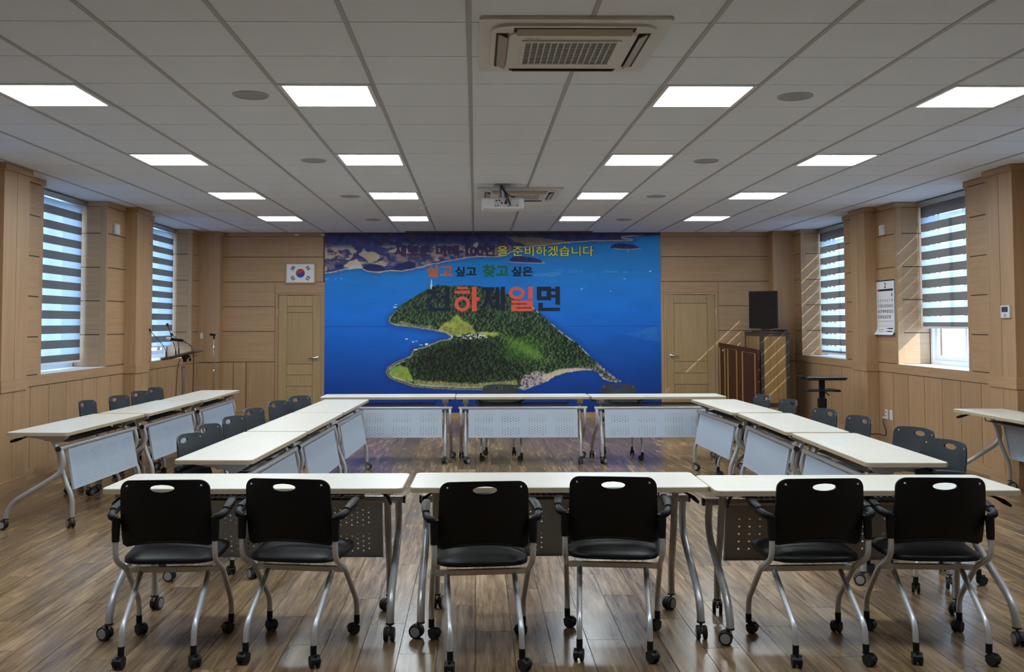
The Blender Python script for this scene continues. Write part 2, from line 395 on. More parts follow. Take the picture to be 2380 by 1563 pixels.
# LED panels
frame_mb = MB()
for (a, b, c, d) in ((-.287,.287,-.297,-.270),(-.287,.287,.270,.297),(-.287,-.262,-.270,.270),(.262,.287,-.270,.270)): frame_mb.box(a, b, c, d, -.004, .014)
lf_me = mesh_of('light_frame', frame_mb, WHITE, 0); ld_me = mesh_of('diffuser', MB().box(-.262, .262, -.270, .270, .003, .012), LED, 0)
rows_txt = {2: 'nearest row', 6: 'second row from the camera', 10: 'third row from the camera', 14: 'row nearest the back wall', -2: 'row just above the camera', -6: 'row behind the camera'}
cols_txt = {-5: 'leftmost column', -2: 'column left of centre', 2: 'column right of centre', 5: 'rightmost column'}
for r in LIGHT_ROWS:
    for c in LIGHT_COLS:
        t = thing('ceiling_light', 'lit square ceiling light panel, %s, %s' % (rows_txt[r], cols_txt[c]), 'ceiling light', (GX0+(c+.5)*TILE, GY0+(r+.5)*TILE, CEIL), 0, 'ceiling light panels')
        link('frame', lf_me, t); link('diffuser', ld_me, t)

# ------------------------------------------------------------------ side walls
ZR0, ZR1, ZC = .92, 1.025, 2.952
JOINTS = [1.03, 1.41, 1.815, 2.218, 2.626, 2.952]
GAP = .0055
def board(parent, name, m, x0, x1, y0, y1, z0, z1): return obj(name, MB().box(x0, x1, y0, y1, z0, z1), m, parent, ang=0)
def subtract(y0, y1, cuts):
    out = [(y0, y1)]
    for (a, b) in cuts:
        nxt = []
        for (p, q) in out:
            if b <= p or a >= q: nxt.append((p, q)); continue
            if a > p: nxt.append((p, a))
            if b < q: nxt.append((b, q))
        out = nxt
    return out
def side_wall(side, S):
    s, xm, xp, xo, xg = S['s'], S['xm'], S['xp'], S['xo'], S['xg']
    T = .012
    core = MB(); wins = S['win']; pil = S['pil']
    for (a, b) in subtract(YF, YB+.1, [(w0-T, w1+T) for w0, w1 in wins]): core.box(xm+s*T, xo, a, b, -.16, CEIL+.12)
    for (w0, w1) in wins:
        core.box(xm+s*T, xo, w0-T, w1+T, -.16, 1.0); core.box(xg+s*.06, xo, w0-T, w1+T, 2.99, CEIL+.12)
    for (a, b) in pil: core.box(xp+s*T, xm+s*.05, a+T, b-T, 0, CEIL)
    W = tag(obj('wall_'+side, core, BACKING, ang=0), kind='structure')
    # main face: wainscot, rail, cornice and stacked panels between pillars
    spans = subtract(YF, YB, pil)
    base = MB()
    for (a, b) in spans:
        board(W, 'chair_rail', WOOD_H, xm-s*.008, xm+s*T, a, b, ZR0, ZR1)
        base.box(xm-s*.010, xm+s*T, a, b, 0, .105)
        k0 = math.floor((a-S['wain'])/S['wst']); cuts = [a]+[S['wain']+S['wst']*k for k in range(k0, k0+30) if a+.05 < S['wain']+S['wst']*k < b-.05]+[b]
        for p, q in zip(cuts, cuts[1:]):
            if q < 2.4: continue
            board(W, 'wainscot_panel', WOOD_V, xm, xm+s*T, p+GAP, q-GAP, .105, ZR0-.008)
        for (p, q) in subtract(a, b, wins):
            near_w = any(abs(p-w1) < 1e-6 for _, w1 in wins); far_w = any(abs(q-w0) < 1e-6 for w0, _ in wins)
            board(W, 'cornice', WOOD_H, xm-s*.016, xm+s*T, p, q, ZC, CEIL)
            pa, qb = p, q
            if near_w: board(W, 'stile', WOOD_V, xm, xm+s*T, p, p+.05, ZR1, ZC); pa = p+.051
            if far_w: board(W, 'stile', WOOD_V, xm, xm+s*T, q-.07, q, ZR1, ZC); qb = q-.071
            for z0, z1 in zip(JOINTS, JOINTS[1:]): board(W, 'wall_panel', WOOD_H, xm, xm+s*T, pa, qb, z0+GAP, z1-GAP)
    # pillars
    for (a, b) in pil:
        mid = (a+b)/2
        for z0, z1 in ((.105, ZR0-.008), (ZR1, ZC)):
            board(W, 'pillar_board', WOOD_V, xp, xp+s*T, a+T, mid-GAP*.6, z0, z1); board(W, 'pillar_board', WOOD_V, xp, xp+s*T, mid+GAP*.6, b-T, z0, z1)
            for y0, y1 in ((a, a+T), (b-T, b)): board(W, 'pillar_side_board', WOOD_V, xp, xm, y0, y1, z0, z1)
        board(W, 'pillar_rail', WOOD_H, xp-s*.012, xm, a-.012, b+.012, ZR0-.004, ZR1); board(W, 'pillar_cornice', WOOD_H, xp-s*.02, xm, a-.02, b+.02, ZC, CEIL)
        base.box(xp-s*.012, xm, a-.012, b+.012, 0, .105)
    tag(obj('baseboard_'+side, base, WOOD_H, ang=0), kind='structure')
    # reveals
    for (w0, w1) in wins:
        for (y, sg) in ((w1, 1), (w0, -1)):
            board(W, 'reveal_stile', WOOD_V, xm+s*T, xm+s*.07, y, y+sg*T, 1.03, CEIL)
            for z0, z1 in zip(JOINTS, JOINTS[1:]): board(W, 'reveal_panel', WOOD_H, xm+s*.071, xg-s*.01, y, y+sg*T, z0+GAP, z1-GAP)
            board(W, 'reveal_cornice', WOOD_H, xm-s*.016, xg-s*.06, y-sg*.014, y-sg*.0, ZC, CEIL)
    return W
wl = side_wall('left', LEFT); wr = side_wall('right', RIGHT)

# windows and blinds
wname = {('left',0): 'left window nearest the camera', ('left',1): 'left window nearest the back wall', ('right',0): 'right window by the calendar', ('right',1): 'right window nearest the back wall'}
wi = 0
for side, S in (('left', LEFT), ('right', RIGHT)):
    s = S['s']
    for k, (a, b) in enumerate(S['win']):
        wi += 1
        x0, x1 = S['xg'], S['xg']+s*.07; z0, z1 = 1.03, 2.99
        fr = MB(); t = .05
        for (p, q, u, v) in ((a, b, z0, z0+t), (a, b, z1-t, z1), (a, a+t, z0+t, z1-t), (b-t, b, z0+t, z1-t)): fr.box(x0, x1, p, q, u, v)
        w = tag(obj('window_%d' % wi, fr, PVC, ang=0), kind='structure')
        mid = (a+b)/2
        for j, (p, q) in enumerate(((a+t, mid+.03), (mid-.03, b-t))):
            sx = x0+s*(.012 if j == 0 else .038); sm = MB(); f = .055
            for (c, d, u, v) in ((p, q, z0+t, z0+t+f), (p, q, z1-t-f, z1-t), (p, p+f, z0+t+f, z1-t-f), (q-f, q, z0+t+f, z1-t-f)): sm.box(sx, sx+s*.024, c, d, u, v)
            sa = obj('sash', sm, PVC, w, ang=0)
            obj('pane', MB().box(sx+s*.010, sx+s*.014, p+f, q-f, z0+t+f, z1-t-f), GLASS, sa, ang=0)
        obj('window_sill', MB().box(S['xm']+s*.004, x0, a, b, 1.0, 1.03), PVC, w, ang=0)
        # zebra blind
        xb = S['xb']; ya, yb = a+.02, b-(.045 if side == 'left' else .022)
        lab = wname.get((side, k), 'zebra blind on the %s wall %s the frame' % (side, ('', '', 'just before', 'well before')[k]))
        bl = thing('roller_blind', 'grey and sheer striped roller blind, '+lab, 'blind', (xb, (ya+yb)/2, 2.99), 0, 'striped window blinds')
        hw = (yb-ya)/2
        obj('head_box', MB().rbox(-.035, .035, -hw, hw+.02, -.05, .012, .006), ALU, bl)
        if side == 'left': z = -.062; dark = False; bot = {0: 1.10, 1: 1.20}.get(k, 1.15)-2.99; dd, ll = .0925, .074
        else: z = -.05; dark = True; bot = {0: 1.475, 1: 1.065}.get(k, 1.2)-2.99; dd, ll = .097, .068
        first = True
        while z > bot+.012:
            h = (dd if dark else ll)*(1.35 if first and dark else 1); z2 = max(z-h, bot+.008)
            obj('fabric_band' if dark else 'sheer_band', MB().add([(0,-hw,z2),(0,hw,z2),(0,hw,z),(0,-hw,z)], [(0,1,2,3)]), BAND if dark else SHEER, bl, ang=0)
            z = z2-((.015 if k == 1 else .006) if (side == 'right' and dark) else 0); dark = not dark; first = False
        obj('bottom_bar', MB().rbox(-.008, .008, -hw, hw, bot-.012, bot+.012, .003), WHITE, bl)
        if side == 'left':
            cd = MB()
            for dx in (-.012, .012): cd.tube([(s*-.03+dx, hw+.016, -.03), (s*-.03+dx, hw+.016, -1.62)], .0028, 6)
            obj('pull_cord', cd, WHITE, bl)
            if k == 1: obj('cord_weight', MB().lathe([(.004,-.03),(.018,-.02),(.021,0),(.018,.03),(.004,.04)], (s*-.03, hw+.016, -1.66), 'z', 12), WHITE, bl)

# ------------------------------------------------------------------ back wall, doors
bw = MB().box(-4.95, 5.7, YB+.012, YB+.3, -.16, CEIL+.12)
WB = tag(obj('wall_back', bw, BACKING, ang=0), kind='structure')
DOORS = (('door_1', -3.215, -2.462, -1), ('door_2', 3.075, 3.935, 1))
BZ = [ZR0, 1.41, 1.813, 2.211, 2.616, 2.952]
BX0, BX1 = -4.09, 4.81
y0, y1 = YB, YB+.012
def bboard(name, m, xa, xb, za, zb, ya=None): return board(WB, name, m, xa, xb, YB if ya is None else ya, y1, za, zb)
# left of the first door
for z0, z1 in zip(BZ, BZ[1:]):
    xr = -3.24 if z1 < 2.3 else (-2.46)
    bboard('wall_panel', WOOD_H, -4.085, xr-GAP, z0+GAP, z1-GAP)
for a, b in ((-4.09,-3.905),(-3.905,-3.70),(-3.70,-3.24)): bboard('wainscot_panel', WOOD_V, a+GAP, b-GAP, .105, ZR0-GAP)
for z0, z1 in zip(BZ, BZ[1:]):
    xl = 3.96 if z1 < 2.3 else 3.03
    bboard('wall_panel', WOOD_H, xl+GAP, 4.805, z0+GAP, z1-GAP)
for a, b in ((3.96,4.38),(4.38,4.80)): bboard('wainscot_panel', WOOD_V, a+GAP, b-GAP, .105, ZR0-GAP)
bboard('wall_panel', WOOD_H, -2.44, 3.03, .105, ZC)
bboard('stile', WOOD_V, -3.24, -3.215, .0, 2.03); bboard('stile', WOOD_V, 3.935, 3.96, 0, 2.03); bboard('stile', WOOD_V, 3.03, 3.075, 0, 2.03); bboard('stile', WOOD_V, -2.462, -2.44, 0, 2.03)
bboard('wall_panel', WOOD_H, -3.24, -2.44, 2.035, 2.211-GAP, YB+.002); bboard('wall_panel', WOOD_H, 3.03, 3.96, 2.035, 2.211-GAP, YB+.002)
bboard('cornice', WOOD_H, -4.085, -2.45, ZC, CEIL, YB-.012); bboard('cornice', WOOD_H, 3.03, 4.805, ZC, CEIL, YB-.012)
# corner pilasters
for (xa, xb, s) in ((-4.42, -4.085, 1), (4.805, 5.15, -1)):
    for z0, z1 in ((.105, ZR0-.006), (ZR1-.1, ZC)): board(WB, 'pilaster_board', WOOD_V, xa, xb, 15.2, 15.212, z0, z1); xs = xb if s > 0 else xa; board(WB, 'pilaster_side_board', WOOD_V, xs-s*.012, xs, 15.212, YB, z0, z1)
    board(WB, 'pilaster_cornice', WOOD_H, xa, xb+(.014 if s > 0 else 0), 15.186, YB, ZC, CEIL)
bb = MB().box(-4.085, -3.24, YB-.01, y1, 0, .1).box(-2.44, 3.03, YB-.01, y1, 0, .092).box(3.96, 4.805, YB-.01, y1, 0, .1).box(-4.42, -4.075, 15.19, YB, 0, .1).box(4.795, 5.15, 15.19, YB, 0, .1)
tag(obj('baseboard_back', bb, WOOD_H, ang=0), kind='structure')
for (nm, xa, xb, hs) in DOORS:
    f = MB(); t = .028
    f.box(xa, xa+t, YB-.016, y1, 0, 2.03).box(xb-t, xb, YB-.016, y1, 0, 2.03).box(xa+t, xb-t, YB-.016, y1, 2.0, 2.03)
    d = tag(obj(nm, f, WOOD_V, ang=0), kind='structure')
    la, lb = xa+t+.004, xb-t-.004; st = .135 if hs < 0 else .125
    yl = YB-.002
    board(d, 'door_stile', WOOD_D, la, la+st, yl, y1, .01, 1.995); board(d, 'door_stile', WOOD_D, lb-st, lb, yl, y1, .01, 1.995)
    zs = [.01, .17, .351, .526, .708, .883, 1.715, 1.815, 1.995] if hs < 0 else [.01, .18, .36, .536, .719, .91, 1.855, 1.995]
    for z0, z1 in zip(zs, zs[1:]): board(d, 'door_panel', WOOD_D, la+st+.004, lb-st-.004, yl, y1, z0+.0038, z1-.0038)
    hx = lb-.065 if hs < 0 else la+.075
    hd = MB().lathe([(.027,0),(.027,.008),(.022,.012),(.012,.014),(.011,.045)], (hx, 0, 0), 'y', 20)
    hd.v = [(x, yl-y, z+.985+(0 if hs < 0 else .02)) for x, y, z in hd.v]
    zc = .985+(0 if hs < 0 else .02); dx = -1 if hs < 0 else 1
    hd.tube([(hx, yl-.045, zc), (hx+dx*.03, yl-.050, zc), (hx+dx*.13, yl-.046, zc-.004)], [.012,.011,.009], 10)
    obj('door_handle', hd, CHROME, d)
    hg = MB(); hxx = la-.012 if hs < 0 else lb+.012
    for z in (.25, 1.72): hg.cyl((hxx, yl-.012, z-.05), (hxx, yl-.012, z+.05), .007, n=8)
    obj('hinge', hg, ALU, d)
# wall behind the camera
wf = tag(obj('wall_front', MB().box(-4.95, 5.7, YF-.2, YF, -.16, CEIL+.12), WOOD_H, ang=0), kind='structure')
tag(obj('ground', MB().box(-120, 120, -120, 120, -4.2, -4.0), mat('pale_concrete', (.58,.57,.55), .9), ang=0), kind='structure')
# @@PART2
# ------------------------------------------------------------------ folding tables
# local frame: x along the table, -y the sitter's side, +y the modesty-panel side
TL, TD, TH = 1.485, .475, .728
def make_table(perf):
    t = thing('folding_table', '-', 'table')
    top = MB(); f0 = rrect(TL, TD, .035); f1 = rrect(TL-.006, TD-.006, .033)
    n = len(f0)
    vs = [(a,b,TH-.026) for a,b in f0]+[(a,b,TH-.003) for a,b in f0]+[(a,b,TH) for a,b in f1]
    top.add(vs, [tuple(range(n-1,-1,-1)), tuple(range(2*n,3*n))], 0)
    top.add(vs, [(i,(i+1)%n,n+(i+1)%n,n+i) for i in range(n)]+[(n+i,n+(i+1)%n,2*n+(i+1)%n,2*n+i) for i in range(n)], 1)
    obj('tabletop', top, [TOPM, EDGE], t)
    Y = lambda d: d-TD/2-.012
    for sx in (-1, 1):
        xA = sx*.685; xB = sx*.632
        A = [(xA, Y(.405), .600), (xA, Y(.425), .54), (xA, Y(.430), .49), (xA, Y(.405), .415), (xA, Y(.26), .325), (xA, Y(.055), .205), (xA, Y(.005), .13), (xA, Y(.0), .078)]
        Bp = [(xB, Y(.345), .655), (xB, Y(.385), .575), (xB, Y(.40), .50), (xB, Y(.425), .40), (xB, Y(.46), .31), (xB, Y(.489), .245), (xB, Y(.498), .19), (xB, Y(.498), .078)]
        sh = lambda P: [(x, y-.02, z) for x, y, z in P]
        obj('leg', MB().tube(fillet(A, .06), .019, 12), GREYTUBE, t)
        obj('leg', MB().tube(fillet(sh(Bp), .05), .018, 12), GREYTUBE, t)
        for (x, y, ang) in ((xA, Y(0.0), .6+sx*.9), (xB, Y(.478), -.5+sx*1.3)):
            stem = MB().cyl((0,0,.046), (0,0,.088), .008, n=10).cyl((0,0,.074), (0,0,.082), .0205, n=14, m=1)
            hood = [(.010, math.radians(a)) for a in range(0, 181, 20)]
            for q in range(len(hood)-1):
                a0, a1 = hood[q][1], hood[q+1][1]
                r0, r1 = .020, .0345
                p = [(-.022+r*math.cos(a)*1.0, yy, .034+r*math.sin(a)) for yy in (-.006, .006) for (r, a) in ((r0,a0),(r1,a0),(r1,a1),(r0,a1))]
                stem.add(p, [(0,1,2,3),(7,6,5,4),(1,5,6,2),(0,3,7,4)], 1)
            c = obj('caster', stem, [CHROME, DARK], t, (x, y, 0), (0,0,ang))
            for sy in (-1, 1):
                wv = obj('wheel', MB().lathe([(.020,-.009),(.031,-.0085),(.0335,-.005),(.0335,.005),(.031,.0085),(.020,.009)], (-.022, sy*.0165, .0335), 'y', 20), DARK, c)
                obj('hub', MB().lathe([(.0245,-.0005),(.0235,.0015),(.004,.002)], (-.022, sy*.0165+(.0085 if sy > 0 else -.0085), .0335), 'y', 16) if sy > 0 else MB().lathe([(.004,-.002),(.0235,-.0015),(.0245,.0005)], (-.022, -.025, .0335), 'y', 16), HUB, c)
        br = MB()
        prof = [(Y(.10), TH-.027), (Y(.44), TH-.027), (Y(.425), .672), (Y(.37), .640), (Y(.335), .640), (Y(.30), .660), (Y(.12), .688)]
        br.prism(prof[::-1], sx*.600, sx*.664, lambda a, b, h: (h, a, b))
        obj('bracket', br, GREYTUBE, t)
        lv = MB().tube([(sx*.60, Y(.17), .688), (sx*.64, Y(.12), .684), (sx*.66, Y(.085), .672)], .006, 8)
        lv.tube([(sx*.655, Y(.10), .676), (sx*.672, Y(.06), .664), (sx*.685, Y(.022), .652)], [.008,.013,.009], 8, flat=.6)
        obj('fold_lever', lv, BLACK, t)
    bar = MB().tube([(-.715, Y(.405), .602), (.715, Y(.405), .602)], .019, 14)
    for sx in (-1, 1): bar.cyl((sx*.712, Y(.405), .602), (sx*.722, Y(.405), .602), .021, n=14, m=1)
    obj('crossbar', bar, [GREYTUBE, DARK], t)
    pn = MB(); z0, z1 = .285, .588
    L = math.hypot(z1-z0, .055)
    pn.box(-.600, .600, -.0012, .0012, 0, L)
    obj('modesty_panel', pn, perf, t, (0, Y(.478), z0), (math.atan2(.055, z1-z0), 0, 0), ang=0)
    lip = MB()
    for sx in (-1, 1): lip.box(sx*.600, sx*.594, -.012, .004, 0, L)
    lip.box(-.600, .600, -.012, .004, 0, .004)
    obj('panel_lip', lip, PANELM, t, (0, Y(.478)-.0015, z0), (math.atan2(.055, z1-z0), 0, 0), ang=0)
    # wire book shelf under the top
    sh = MB()
    for yv, zz in ((.20,.640),(.38,.632)): sh.tube(fillet([(-.52, Y(yv), TH-.03), (-.52, Y(yv), zz), (.52, Y(yv), zz), (.52, Y(yv), TH-.03)], .03), .0045, 8)
    for xx in np.linspace(-.5, .5, 34): sh.tube([(xx, Y(.20), .640), (xx, Y(.38), .632)], .0022, 5, cap=False)
    for yv in (.26, .32): sh.tube([(-.52, Y(yv), .637), (.52, Y(yv), .634)], .003, 6)
    obj('wire_shelf', sh, mat_shelf, t)
    return t
mat_shelf = mat('dark_wire_shelf', (.07,.075,.085), .35, .4)
tabA = make_table(PERF); tabB = make_table(PERF_SQ)
D = math.radians
TABLES = [  # x, y, degrees, label
 (-1.098, 4.952, -.9, 'ivory folding table at the left end of the row nearest the camera', 'A'),
 (.420, 4.945, -.9, 'ivory folding table in the middle of the row nearest the camera', 'A'),
 (1.905, 4.815, -.9, 'ivory folding table with square panel holes, right end of the nearest row', 'B'),
 (-.966, 10.69, 180, 'ivory folding table at the left end of the row before the mural', 'A'),
 (.524, 10.66, 180, 'ivory folding table in the middle of the row before the mural', 'A'),
 (2.016, 10.62, 180.5, 'ivory folding table at the right end of the row before the mural', 'A'),
 (-1.530, 6.44, -92.6, 'ivory folding table nearest the camera in the inner left column', 'A'),
 (-1.465, 7.95, -92.4, 'ivory folding table in the middle of the inner left column', 'A'),
 (-1.400, 9.44, -92.4, 'ivory folding table at the far end of the inner left column', 'A'),
 (2.526, 6.21, 87.8, 'ivory folding table nearest the camera in the right column', 'A'),
 (2.560, 7.75, 88.2, 'ivory folding table in the middle of the right column', 'A'),
 (2.530, 9.29, 91.5, 'ivory folding table at the far end of the right column', 'A'),
 (-3.245, 7.91, -92.6, 'ivory folding table nearest the camera in the outer left column by the windows', 'A'),
 (-3.165, 9.42, -91.5, 'ivory folding table in the middle of the outer left column by the windows', 'A'),
 (-3.110, 10.915, -90.5, 'ivory folding table at the far end of the outer left column, blue reflecting panel', 'A'),
 (4.70, 8.10, -90, 'ivory folding table alone against the right wall, cut by the picture edge', 'A'),
]
usedA = usedB = False
for (x, y, a, lab, k) in TABLES:
    if k == 'B': t = tabB
    else:
        t = dup(tabA) if usedA else tabA; usedA = True
    t.location = (x, y, 0); t.rotation_euler = (0, 0, D(a)); t['label'] = lab; t['group'] = 'folding tables'

# ------------------------------------------------------------------ castor armchairs
def make_chair(CHARC):
    t = thing('office_armchair', '-', 'chair')
    # seat: cushion with a soft crown
    def seat_pt(u, v, up):
        a = 2*PI*u; ex = .42
        c, s_ = math.cos(a), math.sin(a)
        x = math.copysign(abs(c)**ex, c)*v; y = math.copysign(abs(s_)**ex, s_)*v
        wx = .222+.012*y; X = x*wx; Yy = .300+y*.187
        lift = .012*math.sin(max(0, y)*PI/2)
        if up: Z = .447+.026*(1-v**4)+lift*.8
        else: Z = .418-.006*(1-v**2)+.010*v**6+lift
        return (X, Yy, Z)
    sm = MB(); nu = 40; rings = [.0001,.35,.65,.85,.95,1.0]
    vs = [seat_pt(i/nu, v, True) for v in rings for i in range(nu)]+[seat_pt(i/nu, v, False) for v in reversed(rings) for i in range(nu)]
    k = 2*len(rings); sm.add(vs, [(j*nu+i, j*nu+(i+1)%nu, (j+1)*nu+(i+1)%nu, (j+1)*nu+i) for j in range(k-1) for i in range(nu)])
    sm.f = [f[::-1] for f in sm.f]
    obj('seat', sm, BLACKS, t, ang=70)
    # backrest shell with an oval hand hole
    def bend(x, z, off):
        yy = .112-(z-.50)*.25+.06*((z-.66)/.16)**2*.18
        return (x, yy+(.045+.012*max(0, (z-.70)/.12))*(x/.2)**2-off, z)
    cont = []
    def W(z): return .2025+.010*max(0, (.80-z)/.3)
    for i in range(15): cont.append((-.17+.34*i/14, .500+.030*(1-((-.17+.34*i/14)/.2)**2)))
    for i in range(1,5): a = -70+70*i/4; cont.append((.185+.026*math.cos(math.radians(a))+.0, .512+.012*math.sin(math.radians(a))+.004))
    for i in range(1,9): z = .52+.25*i/9; cont.append((W(z), z))
    for i in range(0,7): a = 90*i/6; cont.append((W(.771)-.050+.050*math.cos(math.radians(a)), .771+.050*math.sin(math.radians(a))))
    for i in range(1,12): x = .152-.304*i/12; cont.append((x, .821+.006*(1-(x/.152)**2)))
    for i in range(0,7): a = 90+90*i/6; cont.append((-W(.771)+.050+.050*math.cos(math.radians(a)), .771+.050*math.sin(math.radians(a))))
    for i in range(1,9): z = .77-.25*i/9; cont.append((-W(z), z))
    for i in range(1,5): a = 180+70*i/4; cont.append((-.185+.026*math.cos(math.radians(a)), .512+.012*math.sin(math.radians(a))+.004))
    hc = (0, .787); n = len(cont); ov = []
    for (x, z) in cont:
        a = math.atan2((z-hc[1])*1.0, x-hc[0]); ov.append(a)
    ovp = [(hc[0]+.055*math.cos(a), hc[1]+.0175*math.sin(a)) for a in ov]
    bm = MB(); R = 9; vs = []
    for side, off in ((0, 0.0), (1, .011)):
        for r in range(R+1):
            q = (r/R)**1.3
            for (a, b), (c, d) in zip(ovp, cont):
                e = .004 if side == 0 and r == R else 0
                vs.append(bend(a*(1-q)+c*q, b*(1-q)+d*q, off))
    fs = []
    for side in (0, 1):
        o = side*(R+1)*n
        for r in range(R):
            for i in range(n):
                f = (o+r*n+i, o+r*n+(i+1)%n, o+(r+1)*n+(i+1)%n, o+(r+1)*n+i); fs.append(f if side == 0 else f[::-1])
    o = (R+1)*n
    for i in range(n):
        fs.append((i, o+i, o+(i+1)%n, (i+1)%n)); fs.append((R*n+i, R*n+(i+1)%n, o+R*n+(i+1)%n, o+R*n+i))
    bm.add(vs, fs)
    lip = [bend(x, .503+.030*(1-(x/.2)**2), .012) for x in np.linspace(-.188, .188, 17)]
    bm.tube(lip, .0055, 6)
    bk = obj('backrest', bm, CHARC, t, ang=50)
    ws = MB(); ds = MB()
    for sx in (-1, 1):
        for zz, rr, mbx in ((.795, .0042, ws), (.568, .008, ds)):
            p = bend(sx*.168, zz, 0); mbx.cyl((p[0], p[1]-.0155, p[2]), (p[0], p[1]+.003, p[2]), rr, n=10)
    obj('hole_dot', ws, WHITE, bk); obj('screw_cap', ds, BLACK, bk)  # upper white dots stand in for the pale table seen through holes
    for sx in (-1, 1):
        x = sx*.226
        P = [(x, .466, .085), (x, .462, .165), (x, .26, .374), (x, .165, .418), (x, .112, .452), (x, .100, .51), (x, .104, .60)]
        obj('front_leg', MB().tube(fillet(P, .045), .0132, 12), STEEL, t)
        P = [(sx*.160, 0, .085), (sx*.160, .008, .17), (sx*.160, .285, .362)]
        obj('rear_leg', MB().tube(fillet(P, .05), .0132, 12), STEEL, t)
        am = MB()
        am.tube([(x, .104, .535), (x, .106, .59), (x-sx*.002, .108, .645)], [.017,.019,.021], 12)
        path = fillet([(x-sx*.004, .108, .640), (x+sx*.022, .105, .648), (x+sx*.034, .15, .655), (x+sx*.036, .25, .668), (x+sx*.030, .335, .674)], .045, 5)
        rad = [.0160+.002*min(1, i/6) for i in range(len(path))]; rad[-1] = .012
        am.tube(path, rad, 12)
        ar = obj('armrest', am, CHARC, t)
        pad = MB(); rows = []
        cpts = [(x+sx*.034, .165, .672), (x+sx*.036, .22, .680), (x+sx*.033, .29, .687), (x+sx*.028, .35, .688)]
        hw = [.015,.019,.021,.017]
        pv = []
        for (px, py, pz), w in zip(cpts, hw):
            for (dx, dz) in ((-1,-.012),(-1,.002),(-.6,.008),(.6,.008),(1,.002),(1,-.012)): pv.append((px+dx*w, py, pz+dz))
        pf = [(j*6+i, j*6+(i+1)%6, (j+1)*6+(i+1)%6, (j+1)*6+i) for j in range(3) for i in range(6)]+[(0,1,2,3,4,5),(23,22,21,20,19,18)]
        obj('arm_pad', pad.add(pv, pf), CHARC, ar)
    obj('cross_rail', MB().box(-.222, .222, .262, .287, .352, .376), STEEL, t)
    for (px, py, ang) in ((-.16,0,1.4), (.16,0,2.2), (-.226,.466,2.5), (.226,.466,.7)):
        cs = MB().cyl((0,0,.050), (0,0,.094), .0145, n=12)
        cs.box(-.036, .002, -.005, .005, .018, .058)
        for q in range(6):
            a0, a1 = math.radians(20+q*26), math.radians(20+(q+1)*26)
            p = [(-.017+r*math.cos(a), yy, .026+r*math.sin(a)) for yy in (-.0215, .0215) for (r, a) in ((.0235,a0),(.0285,a0),(.0285,a1),(.0235,a1))]
            cs.add(p, [(0,1,2,3),(7,6,5,4),(1,5,6,2),(0,3,7,4),(0,4,5,1),(2,6,7,3)])
        c = obj('caster', cs, BLACK, t, (px, py, 0), (0,0,ang))
        for sy in (-1, 1):
            obj('wheel', MB().lathe([(.012,-.008),(.023,-.0075),(.0258,-.004),(.0258,.004),(.023,.0075),(.012,.008)], (-.017, sy*.0145, .0258), 'y', 18), DARK, c)
    return t
ch0 = make_chair(CHARC_SHADED); ch1 = make_chair(CHARC); N_FRONT = 6
CH = []
def place(x, y, a, label, group):
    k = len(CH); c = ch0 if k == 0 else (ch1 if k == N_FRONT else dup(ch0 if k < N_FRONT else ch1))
    c.location = (x, y, 0); c.rotation_euler = (0,0,D(a)); c['label'] = label; c['group'] = group; CH.append(c)
g1 = 'armchairs at the row of tables nearest the camera'
place(-1.430, 4.345, 2.0, 'shade-darkened charcoal castor armchair seen from behind, leftmost of the front row', g1)
place(-.887, 4.362, -9.0, 'shade-darkened charcoal castor armchair seen from behind, second from the left in the front row', g1)
place(.046, 4.262, 4.6, 'shade-darkened charcoal castor armchair seen from behind, left of the two at the middle front table', g1)
place(.634, 4.381, -6.8, 'shade-darkened charcoal castor armchair seen from behind, right of the two at the middle front table', g1)
place(1.595, 4.298, 1.5, 'shade-darkened charcoal castor armchair seen from behind, second from the right in the front row', g1)
place(2.150, 4.307, -4.4, 'shade-darkened charcoal castor armchair seen from behind, rightmost of the front row', g1)
def at_hole(hx, hy, a, label, group):
    r = D(a); place(hx+math.sin(r)*.042, hy-math.cos(r)*.042, a, label, group)
g2 = 'armchairs behind the inner left tables'
for (hx, hy, t_, lab) in ((-1.885,6.175,7,'nearest the camera'), (-1.925,6.755,7,'second from the camera'), (-1.90,7.335,10,'third from the camera'), (-1.905,8.015,9.7,'third from the far end'), (-1.86,8.79,13.6,'second from the far end'), (-1.775,9.385,21,'at the far end by the door')):
    at_hole(hx, hy, -90-t_, 'charcoal castor armchair behind the inner left tables, '+lab, g2)
g3 = 'armchairs between the outer left tables and the wall'
for (hx, hy, t_, lab) in ((-3.65,8.89,-2,'nearest the camera'), (-3.58,9.49,6,'second from the camera'), (-3.59,10.11,6,'second from the far end'), (-3.625,10.69,3.4,'at the far end by the lectern')):
    at_hole(hx, hy, -90-t_, 'charcoal castor armchair by the left wall, '+lab, g3)
g4 = 'armchairs behind the right tables'
for (hx, hy, t_, lab) in ((2.87,9.33,4,'at the far end by the cabinet'), (2.935,8.74,3,'second from the far end'), (2.92,7.79,8,'third from the far end'), (2.955,7.18,3,'third from the camera'), (3.01,6.398,12.6,'second from the camera'), (2.875,5.72,11,'nearest the camera')):
    at_hole(hx, hy, 90+t_, 'charcoal castor armchair behind the right tables, '+lab, g4)
g5 = 'armchairs before the mural'
place(.288, 11.10, 180, 'charcoal castor armchair at the middle table before the mural', g5)
place(1.665, 11.10, 176.5, 'charcoal castor armchair at the right table before the mural', g5)

